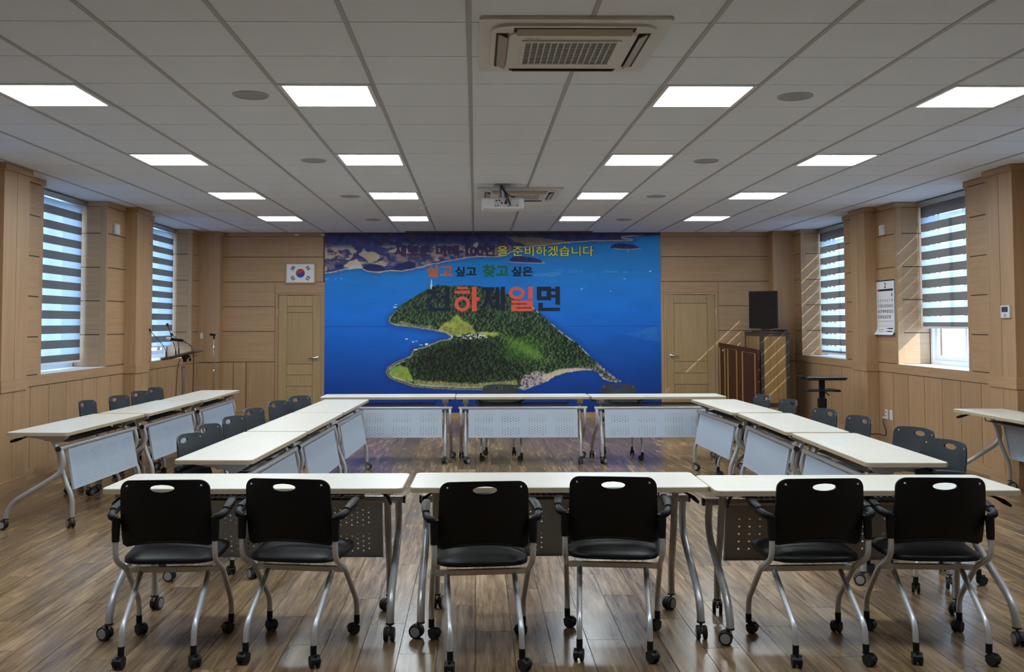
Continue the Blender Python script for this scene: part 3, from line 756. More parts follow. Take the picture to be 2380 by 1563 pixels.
# ------------------------------------------------------------------ ceiling fixtures
ac_specs = ((.022, 4.475, 'four way ceiling air conditioner with beige louvers, nearest the camera'), (.022, 10.21, 'four way ceiling air conditioner half hidden behind the projector'))
def make_ac():
    t = thing('air_conditioner', '-', 'air conditioner'); L = .94
    # local origin: near left corner at ceiling height; z down is negative
    p = MB(); o = rrect(L, L, .02, 2); q = rrect(L-.12, L-.12, .10, 5)
    cx = L/2
    p.prism([(a+cx, b+cx) for a, b in o], -.016, .006, lambda a, b, h: (a, b, h))
    p.prism([(a+cx, b+cx) for a, b in q], -.030, -.014, lambda a, b, h: (a, b, h))
    obj('panel', p, AC, t, ang=30)
    c = MB(); q2 = rrect(L-.30, L-.30, .05, 4); c.prism([(a+cx, b+cx) for a, b in q2], -.040, -.028, lambda a, b, h: (a, b, h))
    obj('centre_cover', c, AC, t, ang=30)
    for k in range(4):
        T = Matrix.Translation((cx, cx, 0)) @ Matrix.Rotation(k*PI/2, 4, 'Z')
        sl = MB().box(-.30, .30, .325, .385, -.0325, -.0295, 0, T)
        obj('air_outlet', sl, VOID, t, ang=0)
        lv = MB(); T2 = T @ Matrix.Translation((0, .352, -.040)) @ Matrix.Rotation(D(26), 4, 'X')
        lv.rbox(-.285, .285, -.026, .030, -.003, .003, .002, 0, T2)
        obj('louver', lv, LOUV, t)
    gb = MB().box(cx-.235, cx+.235, cx-.20, cx+.20, -.0415, -.0385); obj('intake_opening', gb, VOID, t, ang=0)
    gr = MB()
    for i in range(15):
        x = cx-.235+.47*i/14; gr.box(x-.0030, x+.0030, cx-.20, cx+.20, -.046, -.041)
    for i in range(15):
        y = cx-.20+.40*i/14; gr.box(cx-.235, cx+.235, y-.004, y+.004, -.0435, -.0415)
    gr.box(cx-.255, cx-.235, cx-.22, cx+.22, -.048, -.038).box(cx+.235, cx+.255, cx-.22, cx+.22, -.048, -.038).box(cx-.235, cx+.235, cx-.22, cx-.20, -.048, -.038).box(cx-.235, cx+.235, cx+.20, cx+.22, -.048, -.038)
    obj('intake_grille', gr, AC, t, ang=0)
    lg = MB().box(cx-.235, cx-.20, cx-.248, cx-.240, -.0412, -.0395).box(cx-.19, cx-.165, cx-.247, cx-.241, -.0412, -.0395); obj('logo', lg, INKG, t, ang=0)
    return t
ac0 = make_ac()
for i, (x, y, lab) in enumerate(ac_specs):
    a = ac0 if i == 0 else dup(ac0)
    a.location = (x, y, CEIL); a['label'] = lab; a['group'] = 'ceiling air conditioners'

def ray(u, v):
    d = M @ np.array([(u-CX)/F_PX, 1, -(v-CY)/F_PX]); return d
def onZ(u, v, z): d = ray(u, v); k = (z-H)/d[2]; return d[0]*k, d[1]*k
sp_txt = ['left of centre, nearest row', 'right of centre, nearest row', 'left of centre, second row', 'right of centre, second row', 'left of centre, third row', 'right of centre, third row', 'left of centre, row nearest the mural', 'right of centre, row nearest the mural']
rim = mesh_of('rim', MB().lathe([(.098,.002),(.100,-.006),(.108,-.008),(.114,-.004),(.115,.004)], (0,0,0), 'z', 32), mat('speaker_rim', (.42,.42,.42), .5))
gril = mesh_of('grille', MB().lathe([(.099,.002),(.099,-.003),(.05,-.005),(.003,-.0055)], (0,0,0), 'z', 32), GRILLEM)
for (u, v), tx in zip([(583,222),(1848,225),(729,374),(1641,375),(814,457),(1525,457),(867,511),(1450,511)], sp_txt):
    x, y = onZ(u, v, CEIL)
    t = thing('ceiling_speaker', 'round grey ceiling speaker, '+tx, 'speaker', (x, y, CEIL+.003), 0, 'round ceiling speakers')
    link('rim', rim, t); link('grille', gril, t)
x, y = onZ(979, 481, CEIL-.02)
t = thing('smoke_detector', 'small white smoke detector on the ceiling left of the projector', 'detector', (x, y, CEIL))
obj('base', MB().lathe([(.052,.004),(.052,-.014),(.040,-.020),(.004,-.020)], (0,0,0), 'z', 24), WHITE, t)
obj('sensor_head', MB().lathe([(.026,-.018),(.024,-.036),(.018,-.042),(.003,-.043)], (0,0,0), 'z', 20), WHITE, t)

# projector
t = thing('projector', 'white projector hanging from the ceiling with black cables at the back', 'projector', (.292, 9.95, CEIL))
b = MB().rbox(-.222, .222, -.02, .26, -.262, -.150, .014); obj('body', b, WHITE, t)
pp = MB().box(-.09, .17, -.0225, -.0195, -.245, -.165); obj('port_panel', pp, mat('port_panel_grey', (.50,.51,.52), .5), t, ang=0)
pts = MB()
for (px, pz, w, h) in ((-.066,-.182,.020,.010),(-.035,-.178,.016,.016),(-.012,-.183,.008,.008),(.030,-.182,.010,.008),(-.012,-.206,.022,.014),(.030,-.208,.030,.016),(-.078,-.235,.008,.012),(-.052,-.235,.014,.008),(.058,-.236,.014,.007),(.150,-.230,.014,.012)):
    pts.box(px-w/2, px+w/2, -.0245, -.022, pz-h/2, pz+h/2)
obj('port', pts, VOID, t, ang=0)
bt = MB()
for k in range(4):
    for (dx, dz) in ((-.02,0),(.02,0),(0,.016),(0,-.016)): bt.cyl((-.16+dx, -.0205, -.205+dz), (-.16+dx, -.0225, -.205+dz), .004, n=8)
obj('button', bt, HUB, t)
mp = MB().rbox(-.09, .09, .02, .14, -.012, -.002, .003).box(-.042, -.036, .03, .13, -.155, -.01).box(.036, .042, .03, .13, -.155, -.01).box(-.042, .042, .08, .088, -.155, -.01).cyl((0,.06,-.15), (0,.06,-.01), .018, n=14)
obj('ceiling_mount', mp, ALU, t)
for pth in ([(-.02,.03,-.012),(-.015,-.015,-.05),(.035,-.05,-.11),(.055,-.05,-.16),(.078,-.03,-.232)], [(-.008,.03,-.012),(.0,-.015,-.055),(.03,-.055,-.12),(.04,-.045,-.17),(.032,-.03,-.208)], [(-.015,.03,-.012),(.005,-.02,-.06),(.045,-.05,-.115),(.09,-.04,-.142),(.125,-.03,-.142)]):
    obj('cable', MB().tube(fillet(pth, .03), .0055, 8).tube([pth[-2], pth[-1]], .008, 8), CABLE, t)
# slot of the drop-down projection screen
xa = -1.13; xb = 1.90
t = thing('screen_housing', 'long black slot of the drop-down projection screen above the mural', 'projection screen', ((xa+xb)/2, 15.15, CEIL))
obj('case', MB().rbox(-(xb-xa)/2, (xb-xa)/2, -.05, .05, -.012, .010, .003), ALU, t); obj('slot', MB().box(-(xb-xa)/2+.02, (xb-xa)/2-.02, -.052, .03, -.0135, -.004), VOID, t, ang=0)

# ------------------------------------------------------------------ back of the room: cabinet, screen, panelled board
cx0, cx1, cy0, cy1, cz0, cz1 = 4.33, 4.765, 14.33, 15.18, .27, 1.40
t = thing('cabinet', 'tall brown framed cabinet with oak insets under the black screen', 'cabinet', (0,0,0))
f = .035; bmx = MB().box(cx0+.006, cx1-.006, cy0+.006, cy1-.006, cz0+.01, cz1-.01); obj('body', bmx, CAB_FR, t, ang=0)
obj('top', MB().rbox(cx0-.008, cx1+.008, cy0-.008, cy1, cz1-.022, cz1, .003), CAB_FR, t)
fr = MB()
for (a, b_, c, d) in ((cx0, cx0+.05, cz0, cz1-.022), (cx1-.05, cx1, cz0, cz1-.022), (cx0+.05, cx1-.05, cz1-.07, cz1-.022), (cx0+.05, cx1-.05, cz0, cz0+.05)): fr.box(a, b_, cy0, cy0+.02, c, d)
for (a, b_, c, d) in ((cy0+.02, cy0+.06, cz0, cz1-.022), (cy1-.05, cy1, cz0, cz1-.022), (cy0+.06, cy1-.05, cz1-.07, cz1-.022), (cy0+.06, cy1-.05, cz0, cz0+.05)): fr.box(cx0, cx0+.02, a, b_, c, d)
obj('frame', fr, CAB_FR, t, ang=0)
for i in range(7):
    w_ = (cx1-cx0-.1)/7; obj('front_board', MB().box(cx0+.05+i*w_+.001, cx0+.05+(i+1)*w_-.001, cy0+.005, cy0+.012, cz0+.05, cz1-.07), CAB_IN, t, ang=0)
obj('side_board', MB().box(cx0+.005, cx0+.012, cy0+.06, cy1-.05, cz0+.05, cz1-.07), CAB_IN, t, ang=0)
obj('plinth', MB().box(cx0+.01, cx1-.01, cy0+.03, cy1-.02, 0, cz0), WOOD_V, t, ang=0)
# screen
t = thing('monitor', 'upright black monitor on a small stand on top of the cabinet', 'monitor', (4.47, 14.62, cz1), D(-31))
tv = MB().rbox(-.22, .22, -.035, .005, .045, .625, .006); 
tv.prism([(-.19,.08),(.19,.08),(.19,.59),(-.19,.59)], .005, .05, lambda a, b_, h: (a, h, b_))
obj('case', tv, BLACK, t)
obj('screen', MB().box(-.205, .205, -.0365, -.034, .335, .610), SCREEN, t, ang=0); obj('lower_screen', MB().box(-.205, .205, -.0365, -.034, .060, .331), SCREEN, t, ang=0)
st = MB().rbox(-.16, .16, -.10, .10, 0, .014, .005).box(-.04, .04, -.02, .03, .012, .08).box(-.012,.012,-.07,-.05,.013,.032); obj('stand', st, DARK, t)
t = thing('set_top_box', 'small black box beside the monitor stand on the cabinet', 'box', (4.66, 14.42, cz1)); obj('case', MB().rbox(-.09, .09, -.06, .06, 0, .028, .004), BLACK, t); obj('display', MB().box(-.03,.03,-.0612,-.0602,.008,.020), SCREEN, t, ang=0)
# mahogany panelled board leaning by the door: two unequal wings
t = thing('panelled_board', 'dark mahogany board with gilt mouldings between the right door and the cabinet', 'partition', (0,0,0))
pa, pb = Vector((3.955, 15.30, 0)), Vector((4.285, 14.30, 0)); dv = (pb-pa); LN = dv.length; dv.normalize(); nv = Vector((dv.y, -dv.x, 0))
if nv.y > 0: nv = -nv
def onb(a, z, h): return tuple(pa+dv*a+nv*h+Vector((0,0,z)))
ztop = lambda a: 1.215-.088*a/LN
MBd = MB().prism([(0,0),(LN,0),(LN,ztop(LN)),(0,ztop(0))], -.02, .02, onb); obj('board', MBd, MAHOG, t, ang=0)
for (a, b_) in ((.03,.165),(.25,.48),(.63,.94)):
    a, b_ = a*LN, b_*LN
    za, zb = ztop(a)-.07, ztop(b_)-.07
    mo = MB().tube([onb(a,.12,.021), onb(a,za,.021), onb(b_,zb,.021), onb(b_,.12,.021), onb(a,.12,.021)], .013, 6)
    obj('moulding', mo, GILT, t)
    obj('raised_panel', MB().prism([(a+.03,.15),(b_-.03,.15),(b_-.03,zb-.03),(a+.03,za-.03)], .018, .026, onb), MAHOG, t, ang=0)
obj('label_plate', MB().prism([(.115,ztop(0)-.135),(.150,ztop(0)-.135),(.150,ztop(0)-.105),(.115,ztop(0)-.105)], .026, .029, onb), WHITE, t, ang=0)

# black stand by the right wall
x0, y0 = 4.47, 12.2
t = thing('equipment_stand', 'black upright stand with a tray top and a lower shelf by the right wall', 'stand', (x0, y0, 0))
obj('post', MB().rbox(-.042, .042, -.030, .030, .03, .46, .006).rbox(-.034, .034, -.024, .024, .44, .80, .005), BLACK, t)
obj('collar', MB().rbox(-.050, .050, -.036, .036, .44, .56, .006), BLACK, t)
obj('tray', MB().rbox(-.25, .25, -.19, .19, .800, .835, .008).rbox(-.30, -.24, -.10, .10, .825, .850, .006).rbox(.24, .30, -.10, .10, .812, .840, .006), BLACK, t)
obj('tray_edge', MB().rbox(-.245, .262, -.196, -.186, .833, .848, .004), ALU, t)
obj('shelf', MB().rbox(-.235, .19, -.14, .14, .655, .672, .004).rbox(.12, .19, -.15, .15, .650, .678, .004), BLACK, t)
obj('clamp_lever', MB().tube([(.03,-.03,.64),(.08,-.05,.60)], .008, 8), BLACK, t)
bs = MB()
for a in range(5): bs.tube([(0,0,.055),(.28*math.cos(a*2*PI/5+.3),.28*math.sin(a*2*PI/5+.3),.025)], [.022,.012], 8)
obj('foot', bs, BLACK, t)

# lectern on a steel pole
t = thing('lectern', 'dark lectern board on a steel pole with gooseneck microphones by the left window', 'lectern', (-3.945, 12.9, 0))
tl = Matrix.Translation((.06, 0, 1.135)) @ Matrix.Rotation(D(-14), 4, 'Y')
obj('board', MB().rbox(-.30, .155, -.20, .20, -.013, .013, .004, 0, tl), mat('lectern_brown', (.085,.065,.052), .45), t)
obj('board_lip', MB().rbox(-.315, -.30, -.20, .20, -.013, .030, .003, 0, tl), ALU, t)
obj('bracket', MB().tube([(.02,0,1.02),(.02,0,1.06),(.03,0,1.115)], [.022,.030,.075], 12), DARK, t)
obj('pole', MB().cyl((0,0,.03),(0.0,0,.93),.022,n=14).cyl((.01,0,.92),(.02,0,1.05),.014,n=12).lathe([(.022,.0),(.030,.01),(.030,.04),(.02,.05)],(.0,0,.91),'z',14), CHROME, t)
obj('clamp_knob', MB().lathe([(.010,0),(.022,.006),(.022,.022),(.010,.028)], (.075,0,1.055), 'x', 12), BLACK, t)
obj('base', MB().lathe([(.23,0),(.23,.012),(.06,.035),(.025,.05)], (0,0,0), 'z', 28), DARK, t)
mcs = [([(-.21,-.06,1.075),(-.215,-.06,1.16),(-.25,-.06,1.24),(-.425,-.08,1.445)], 'leaning far left'), ([(-.12,.06,1.10),(-.125,.06,1.18),(-.17,.05,1.34),(-.225,.03,1.51)], 'standing tallest'), ([(-.10,.12,1.105),(-.10,.12,1.20),(-.11,.12,1.32),(-.19,.12,1.385)], 'bent low behind the tall one')]
for pth, kind in mcs:
    g_ = thing('gooseneck_microphone', 'thin black gooseneck microphone %s on the lectern' % kind, 'microphone', (-3.945, 12.9, 0), 0, 'lectern microphones')
    obj('neck', MB().tube(pth[:2], [.012,.009], 8).tube(fillet(pth[1:], .08), .005, 8), CABLE, g_)
    e = Vector(pth[-1]); d_ = (e-Vector(pth[-2])).normalized()
    obj('head', MB().tube([e-d_*.01, e+d_*.008, e+d_*.026, e+d_*.036], [.008,.019,.018,.008], 10), DARK, g_)
g_ = thing('wired_microphone', 'black handheld microphone with a pale foam tip on a silver gooseneck at the lectern', 'microphone', (-3.945, 12.9, 0), 0)
obj('neck', MB().tube(fillet([(.105,0,1.165),(.10,0,1.225),(.05,0,1.285),(-.01,0,1.312)], .05), .008, 8), CHROME, g_)
obj('handle', MB().tube([(0,0,1.308),(-.03,0,1.314),(-.09,0,1.320),(-.17,0,1.330)], [.014,.020,.017,.021], 12), BLACK, g_)
obj('foam_tip', MB().tube([(-.17,0,1.330),(-.20,0,1.334),(-.23,0,1.337),(-.245,0,1.338)], [.022,.028,.026,.010], 12), WHITE, g_)
obj('cable', MB().tube(fillet([(0,-.01,1.302),(.10,-.03,1.25),(.14,-.05,1.21),(.155,-.06,1.10),(.15,-.06,.6),(.13,-.06,.06),(.13,-.06,.006)], .05), .005, 6), CABLE, g_)
g_ = thing('lectern_cable', 'dark cable hanging from the lectern board beside the pole', 'cable', (-3.945, 12.9, 0))
obj('cord', MB().tube(fillet([(-.04,-.02,1.06),(-.06,-.06,.95),(-.08,-.06,.5),(-.06,-.06,.05),(-.06,-.06,.006)], .06), .005, 6), CABLE, g_)
# microphone stand
t = thing('microphone_stand', 'slim chrome microphone stand with empty black clip in the left back corner', 'microphone stand', (-3.99, 14.55, 0))
obj('pole', MB().cyl((0,0,.02),(0,0,.80),.011,n=12).cyl((0,0,.80),(0,0,1.31),.0075,n=10).lathe([(.011,0),(.016,.008),(.016,.05),(.009,.06)],(0,0,.78),'z',12).lathe([(.008,0),(.013,.01),(.013,.05),(.008,.06)],(0,0,1.14),'z',12), CHROME, t)
obj('clip', MB().tube([(0,0,1.30),(0,0,1.345),(-.01,0,1.365)], [.013,.015,.016], 10).tube([(.02,0,1.365),(-.06,0,1.372)], [.017,.019], 10), BLACK, t)
obj('base', MB().lathe([(.14,0),(.14,.012),(.03,.026),(.012,.03)], (0,0,0), 'z', 24), DARK, t)

# ------------------------------------------------------------------ wall things
def wallbox(name, label, cat, side, ya, yb, za, zb, dep=.025, m=WHITE, xbase=None, group=None, extra=None):
    S = LEFT if side < 0 else RIGHT; xw = S['xm'] if xbase is None else xbase
    t = thing(name, label, cat, (xw, (ya+yb)/2, (za+zb)/2), 0, group); hy, hz = (yb-ya)/2, (zb-za)/2
    x0, x1 = (0, dep) if side < 0 else (-dep, 0)
    obj('case', MB().rbox(x0, x1, -hy, hy, -hz, hz, min(.004, dep*.3)), m, t)
    if extra: extra(t, -side, dep, hy, hz)
    return t
def louvre_face(t, d, dep, hy, hz): obj('front_plate', MB().rbox(d*dep, d*(dep+.004), -hy*.7, hy*.7, -hz*.8, hz*.8, .001) if d > 0 else MB().rbox(d*(dep+.004), d*dep, -hy*.7, hy*.7, -hz*.8, hz*.8, .001), WHITE, t)
wallbox('wall_sensor', 'small white box high on the left wall between the windows', 'sensor', -1, 11.60, 11.75, 2.635, 2.765, .03, extra=louvre_face, group='small white wall boxes')
wallbox('wall_sensor', 'small white box high on the right wall above the calendar', 'sensor', 1, 11.77, 11.90, 2.635, 2.765, .03, extra=louvre_face, group='small white wall boxes')
def thermo(t, d, dep, hy, hz):
    a = MB().box(d*dep, d*(dep+.0015), -hy*.72, hy*.72, -hz*.05, hz*.78); obj('display', a, mat('lcd_grey', (.05,.06,.06), .25), t, ang=0)
    k = MB()
    for (yy, zz) in ((-.25,-.45),(.05,-.45),(-.25,-.70),(.05,-.70)): k.box(d*dep, d*(dep+.003), hy*yy-.008, hy*yy+.008, hz*zz-.005, hz*zz+.005)
    obj('button', k, HUB, t, ang=0)
wallbox('thermostat', 'white wall thermostat with a dark display on the right pillar', 'thermostat', 1, 8.762, 8.905, 1.575, 1.695, .022, xbase=RIGHT['xp'], extra=thermo)
def sock(t, d, dep, hy, hz):
    for zz in (.5, -.4): obj('socket', MB().lathe([(.019,0),(.019,.0015),(.004,.0015)], (d*dep, 0, hz*zz), 'x', 16) if d > 0 else MB().lathe([(.004,-.0015),(.019,-.0015),(.019,0)], (d*dep, 0, hz*zz), 'x', 16), HUB, t)
wallbox('power_outlet', 'white power outlet with a plug in it low on the right wall', 'outlet', 1, 11.80, 11.87, .325, .448, .010, extra=sock, group='white wall plates')
wallbox('cover_plate', 'blank white cover plate beside the power outlet', 'outlet', 1, 11.665, 11.735, .325, .448, .010, extra=louvre_face, group='white wall plates')
t = thing('power_lead', 'black power cord with white plug running from the outlet along the right wall', 'cord', (5.14, 11.83, 0))
obj('plug', MB().tube([(0,0,.345),(-.045,0,.342)], [.016,.013], 10), WHITE, t)
obj('cord', MB().tube(fillet([(-.04,0,.342),(-.055,-.03,.28),(-.04,-.09,.18),(-.04,-.05,.118),(-.04,.10,.130),(-.045,.18,.125),(-.16,.25,.112),(-.16,.75,.11),(-.18,.85,.02),(-.3,.9,.006)], .07), .007, 8), CABLE, t)
t = thing('light_switch', 'small cream switch on the left back corner pilaster', 'switch', (-4.365, 15.2, 1.345)); obj('plate', MB().rbox(-.022, .022, -.012, 0, -.045, .045, .003), WHITE, t); obj('rocker', MB().rbox(-.012,.012,-.016,-.011,-.02,.02,.002), WHITE, t)
t = thing('light_switch', 'small grey switch on the right back corner pilaster behind the cabinet', 'switch', (5.02, 15.2, 1.36)); obj('plate', MB().rbox(-.025, .025, -.012, 0, -.05, .05, .003), HUB, t); obj('rocker', MB().rbox(-.012,.012,-.016,-.011,-.02,.02,.002), HUB, t)
for (u, lab) in ((-2.90, 'small white ceiling hook above the flag'), (-2.475, 'small white ceiling hook at the upper left corner of the mural')):
    t = thing('wall_hook', lab, 'hook', (u, YB-.012, 2.975), 0); obj('plate', MB().rbox(-.03,.03,-.006,0,-.012,.012,.002), WHITE, t); obj('peg', MB().tube([(0,-.005,0),(0,-.03,-.004),(0,-.034,.014)], .006, 8), WHITE, t)

# calendar on the right wall
t = thing('wall_calendar', 'paper wall calendar with a red 2 on the right wall, lower corner curling', 'calendar', (5.15, 11.80, 1.37))
CW, CH_ = .50, .685      # local: y from far (+) to near (-), z up
def cal(u, v, off=.0):   # u 0..1 left to right as read (far to near), v 0 bottom .. 1 top
    c = max(0, .16-v)/.16
    return (-.006-off-.05*c*c*(.6+.4*(1-u)), CW/2-u*CW+.03*c*c*(1-u), v*CH_+.012*c*c)
obj('sheet', MB().grid(lambda u, v: cal(u, v, .002), 10, 24), WHITEP, t, ang=0)
obj('backing', MB().box(-.006, 0, -CW/2-.012, CW/2, .03, CH_-.0), mat('calendar_back', (.35,.36,.38), .7), t, ang=0)
obj('binding', MB().box(-.010, 0, -CW/2-.006, CW/2, CH_-.002, CH_+.014), INK, t, ang=0)
def quad(u0, u1, v0, v1, m, nm, off=.0030): obj(nm, MB().grid(lambda a, b_: cal(u0+(u1-u0)*a, v0+(v1-v0)*b_, off), 4, 2), m, t, ang=0)
quad(.05, .17, .815, .855, RED, 'header_sunday'); quad(.17, .95, .815, .855, INK, 'header_strip')
for k, r in ((.05,.745),): pass
quad(.05, .95, .262, .270, INKG, 'rule'); quad(.05, .95, .175, .178, INKG, 'rule')
quad(.55, .60, .122, .142, BLUE, 'emblem'); quad(.64, .92, .120, .142, INK, 'small_print'); quad(.55, .60, .065, .085, INK, 'emblem'); quad(.64, .92, .063, .085, INK, 'small_print'); quad(.10, .44, .098, .110, INKG, 'small_print'); quad(.18, .46, .060, .072, INKG, 'small_print')

def text_mesh(body, offset=0.0, extrude=0.0):
    c = bpy.data.curves.new('lettering', 'FONT'); c.body = body; c.size = 1; c.offset = offset; c.extrude = extrude; c.resolution_u = 4; c.fill_mode = 'FRONT'
    o = bpy.data.objects.new('lettering', c); COL.objects.link(o)
    dg = bpy.context.evaluated_depsgraph_get(); me = bpy.data.meshes.new_from_object(o.evaluated_get(dg), depsgraph=dg)
    bpy.data.objects.remove(o, do_unlink=True); bpy.data.curves.remove(c)
    v = np.empty(len(me.vertices)*3); me.vertices.foreach_get('co', v); v = v.reshape(-1, 3)
    fs = [tuple(p.vertices) for p in me.polygons]; bpy.data.meshes.remove(me)
    return v, fs
def fit_text(body, box, f, m, name, parent, bold=0.0, ref=None):
    """lay the glyph outlines into box = (a0, a1, b0, b1); f maps (a, b) to 3D; bold thickens the strokes by laying shifted outlines together"""
    v, fs = text_mesh(body)
    if not len(v): return
    if ref is None: ref = (v.min(0)-bold*.9, v.max(0)+bold*.9)
    lo, hi = ref; mb = MB()
    for k in range(9 if bold else 1):
        dx, dy = (0, 0) if k == 8 or not bold else (bold*math.cos(k*PI/4), bold*math.sin(k*PI/4))
        a = box[0]+(v[:,0]+dx-lo[0])/(hi[0]-lo[0])*(box[1]-box[0]); b_ = box[2]+(v[:,1]+dy-lo[1])/(hi[1]-lo[1])*(box[3]-box[2])
        mb.add([Vector(f(p, q))+Vector((0,-.00012*k,0)) if bold else f(p, q) for p, q in zip(a, b_)], fs)
    obj(name, mb, m, parent, ang=0); return ref
calf = lambda u, v: cal(u, v, .0035)
fit_text('2', (.45, .56, .872, .972), calf, RED, 'month_number', t, .015)
import calendar as _c
day = 1; col = 6
vrow = [.735, .635, .535, .435, .335]
for r in range(5):
    for c in range(7):
        if r == 0 and c < 6: continue
        if day > 28: break
        w = .045 if day < 10 else .10; u = .05+(c+.5)*.9/7
        fit_text(str(day), (u-w/2, u+w/2, vrow[r]-.028+.01, vrow[r]+.038), calf, RED if c == 0 else (BLUE if c == 6 else INK), 'day_number', t, .012); day += 1
fit_text('SUN MON TUE WED THU FRI SAT', (.07, .93, .826, .844), lambda u, v: cal(u, v, .004), WHITEP, 'weekday_names', t, .01) if False else None

# flag in a frame above the left door
t = thing('framed_flag', 'framed white flag with red and blue disc above the left door', 'picture', (-2.833, YB, 2.353))
W2, H2 = .227, .151
fr = MB(); k = .022
fr.rbox(-W2-k, W2+k, -.026, 0, H2, H2+k, .003).rbox(-W2-k, W2+k, -.026, 0, -H2-k, -H2, .003).rbox(-W2-k, -W2, -.026, 0, -H2, H2, .003).rbox(W2, W2+k, -.026, 0, -H2, H2, .003)
obj('frame', fr, WOOD_D, t); obj('backing', MB().box(-W2, W2, -.010, 0, -H2, H2), WHITE, t, ang=0)
obj('sheet', MB().box(-W2+.006, W2-.006, -.012, -.010, -H2+.006, H2-.006), WHITEP, t, ang=0)
R_ = .072; th = math.radians(-33.7*1)
def fl(a, b_, h=-.0128): return (a, h, b_)
def rot2(p): a, b_ = p; return (a*math.cos(th)-b_*math.sin(th), a*math.sin(th)+b_*math.cos(th))
n_s = 24
up = [(R_*math.cos(PI*i/n_s), R_*math.sin(PI*i/n_s)) for i in range(n_s+1)]           # right to left over the top
mid_ = [(-R_/2+R_/2*math.cos(PI+PI*i/n_s), R_/2*math.sin(PI+PI*i/n_s)) for i in range(1, n_s+1)]   # dips below on the left
mid2 = [(R_/2+R_/2*math.cos(PI-PI*i/n_s), R_/2*math.sin(PI-PI*i/n_s)) for i in range(1, n_s)]      # bulges above on the right
red_poly = [rot2(p) for p in up+mid_+mid2]
circ = [(R_*math.cos(2*PI*i/48), R_*math.sin(2*PI*i/48)) for i in range(48)]
obj('blue_half', MB().add([fl(a, b_, -.0124) for a, b_ in circ], [tuple(range(48))]), BLUE, t, ang=0)
bmf = MB().add([fl(a, b_, -.0129) for a, b_ in red_poly], [tuple(range(len(red_poly)))]); obj('red_half', bmf, RED, t, ang=0)
for (sx, sz, pat) in ((-1,1,(1,1,1)), (1,-1,(0,0,0)), (1,1,(0,1,0)), (-1,-1,(1,0,1))):
    cxx, czz = sx*.122, sz*.0815; ang = math.atan2(sz, sx*1.5)+PI/2; tg = MB()
    for i, full_ in enumerate(pat):
        o_ = (i-1)*.0185
        for (l0, l1) in (((-.036,.036),) if full_ else ((-.036,-.003),(.003,.036))):
            q = []
            for (l, w) in ((l0,-.006),(l1,-.006),(l1,.006),(l0,.006)):
                a = math.cos(ang)*l-math.sin(ang)*(o_+w); b_ = math.sin(ang)*l+math.cos(ang)*(o_+w); q.append(fl(cxx+a, czz+b_, -.0128))
            tg.add(q, [(0,1,2,3)])
    obj('trigram', tg, INK, t, ang=0)

# ------------------------------------------------------------------ printed mural of an island in a blue bay
MX0, MX1, MZ0, MZ1 = -2.44, 3.022, .093, 2.997
mur = thing('mural_banner', 'large printed mural of a green island in a blue bay with Korean slogans', 'mural', (0, YB-.004, 0))
def px2(u, v): return MX0+(u-755)*(MX1-MX0)/781, MZ1-(v-543)*(MZ1-MZ0)/415
NU, NV = 700, 372
uu, vv = np.meshgrid(755+781*np.linspace(0, 1, NU+1), 543+415*np.linspace(0, 1, NV+1))
rng = np.random.default_rng(5)
def vnoise(x, y, seed):
    t_ = np.random.default_rng(seed).random((256, 256)); xi = np.floor(x).astype(int); yi = np.floor(y).astype(int); fx = x-xi; fy = y-yi
    fx = fx*fx*(3-2*fx); fy = fy*fy*(3-2*fy); g_ = lambda i, j: t_[j % 256, i % 256]
    return (g_(xi,yi)*(1-fx)+g_(xi+1,yi)*fx)*(1-fy)+(g_(xi,yi+1)*(1-fx)+g_(xi+1,yi+1)*fx)*fy
def fbm(x, y, sc, seed, oct_=4):
    s_ = 0; a = 1; tot = 0
    for k in range(oct_): s_ = s_+a*vnoise(x/sc*2**k, y/sc*2**k, seed+k); tot += a; a *= .55
    return s_/tot
def sdf(poly):
    P = np.array(poly, float); d2 = np.full(uu.shape, 1e9); ins = np.zeros(uu.shape, bool)
    for (x1, y1_), (x2, y2) in zip(P, np.roll(P, -1, 0)):
        ex, ey = x2-x1, y2-y1_; wx, wy = uu-x1, vv-y1_; h = np.clip((wx*ex+wy*ey)/(ex*ex+ey*ey+1e-9), 0, 1)
        d2 = np.minimum(d2, (wx-ex*h)**2+(wy-ey*h)**2)
        c_ = ((y1_ > vv) != (y2 > vv)) & (uu < (x2-x1)*(vv-y1_)/(y2-y1_+1e-9)+x1); ins ^= c_
    d = np.sqrt(d2); return np.where(ins, d, -d)
def lin(c): c = np.array(c, float)/255; return np.where(c <= .04045, c/12.92, ((c+.055)/1.055)**2.4)
def mixc(base, col_, a): a = np.clip(a, 0, 1)[..., None]; return base*(1-a)+np.array(col_, float)*a
n1 = fbm(uu, vv*2.2, 60, 11); n2 = fbm(uu, vv, 9, 21); n3 = fbm(uu, vv, 3.2, 31, 3)
# sea
tv_ = (vv-543)/415
S_TOP, S_MID, S_BOT = np.array([34,124,186.]), np.array([8,98,188.]), np.array([5,38,108.])
sea = np.where(tv_[..., None] < .45, S_TOP+(S_MID-S_TOP)*(tv_/.45)[..., None], S_MID+(S_BOT-S_MID)*((tv_-.45)/.55)[..., None])
sea = sea*(1+.10*(n1-.5))[..., None]; sea *= (1+.05*(fbm(uu*.3, vv*3, 10, 77)-.5))[..., None]
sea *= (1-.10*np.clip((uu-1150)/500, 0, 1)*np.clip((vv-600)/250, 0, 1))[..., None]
img = sea
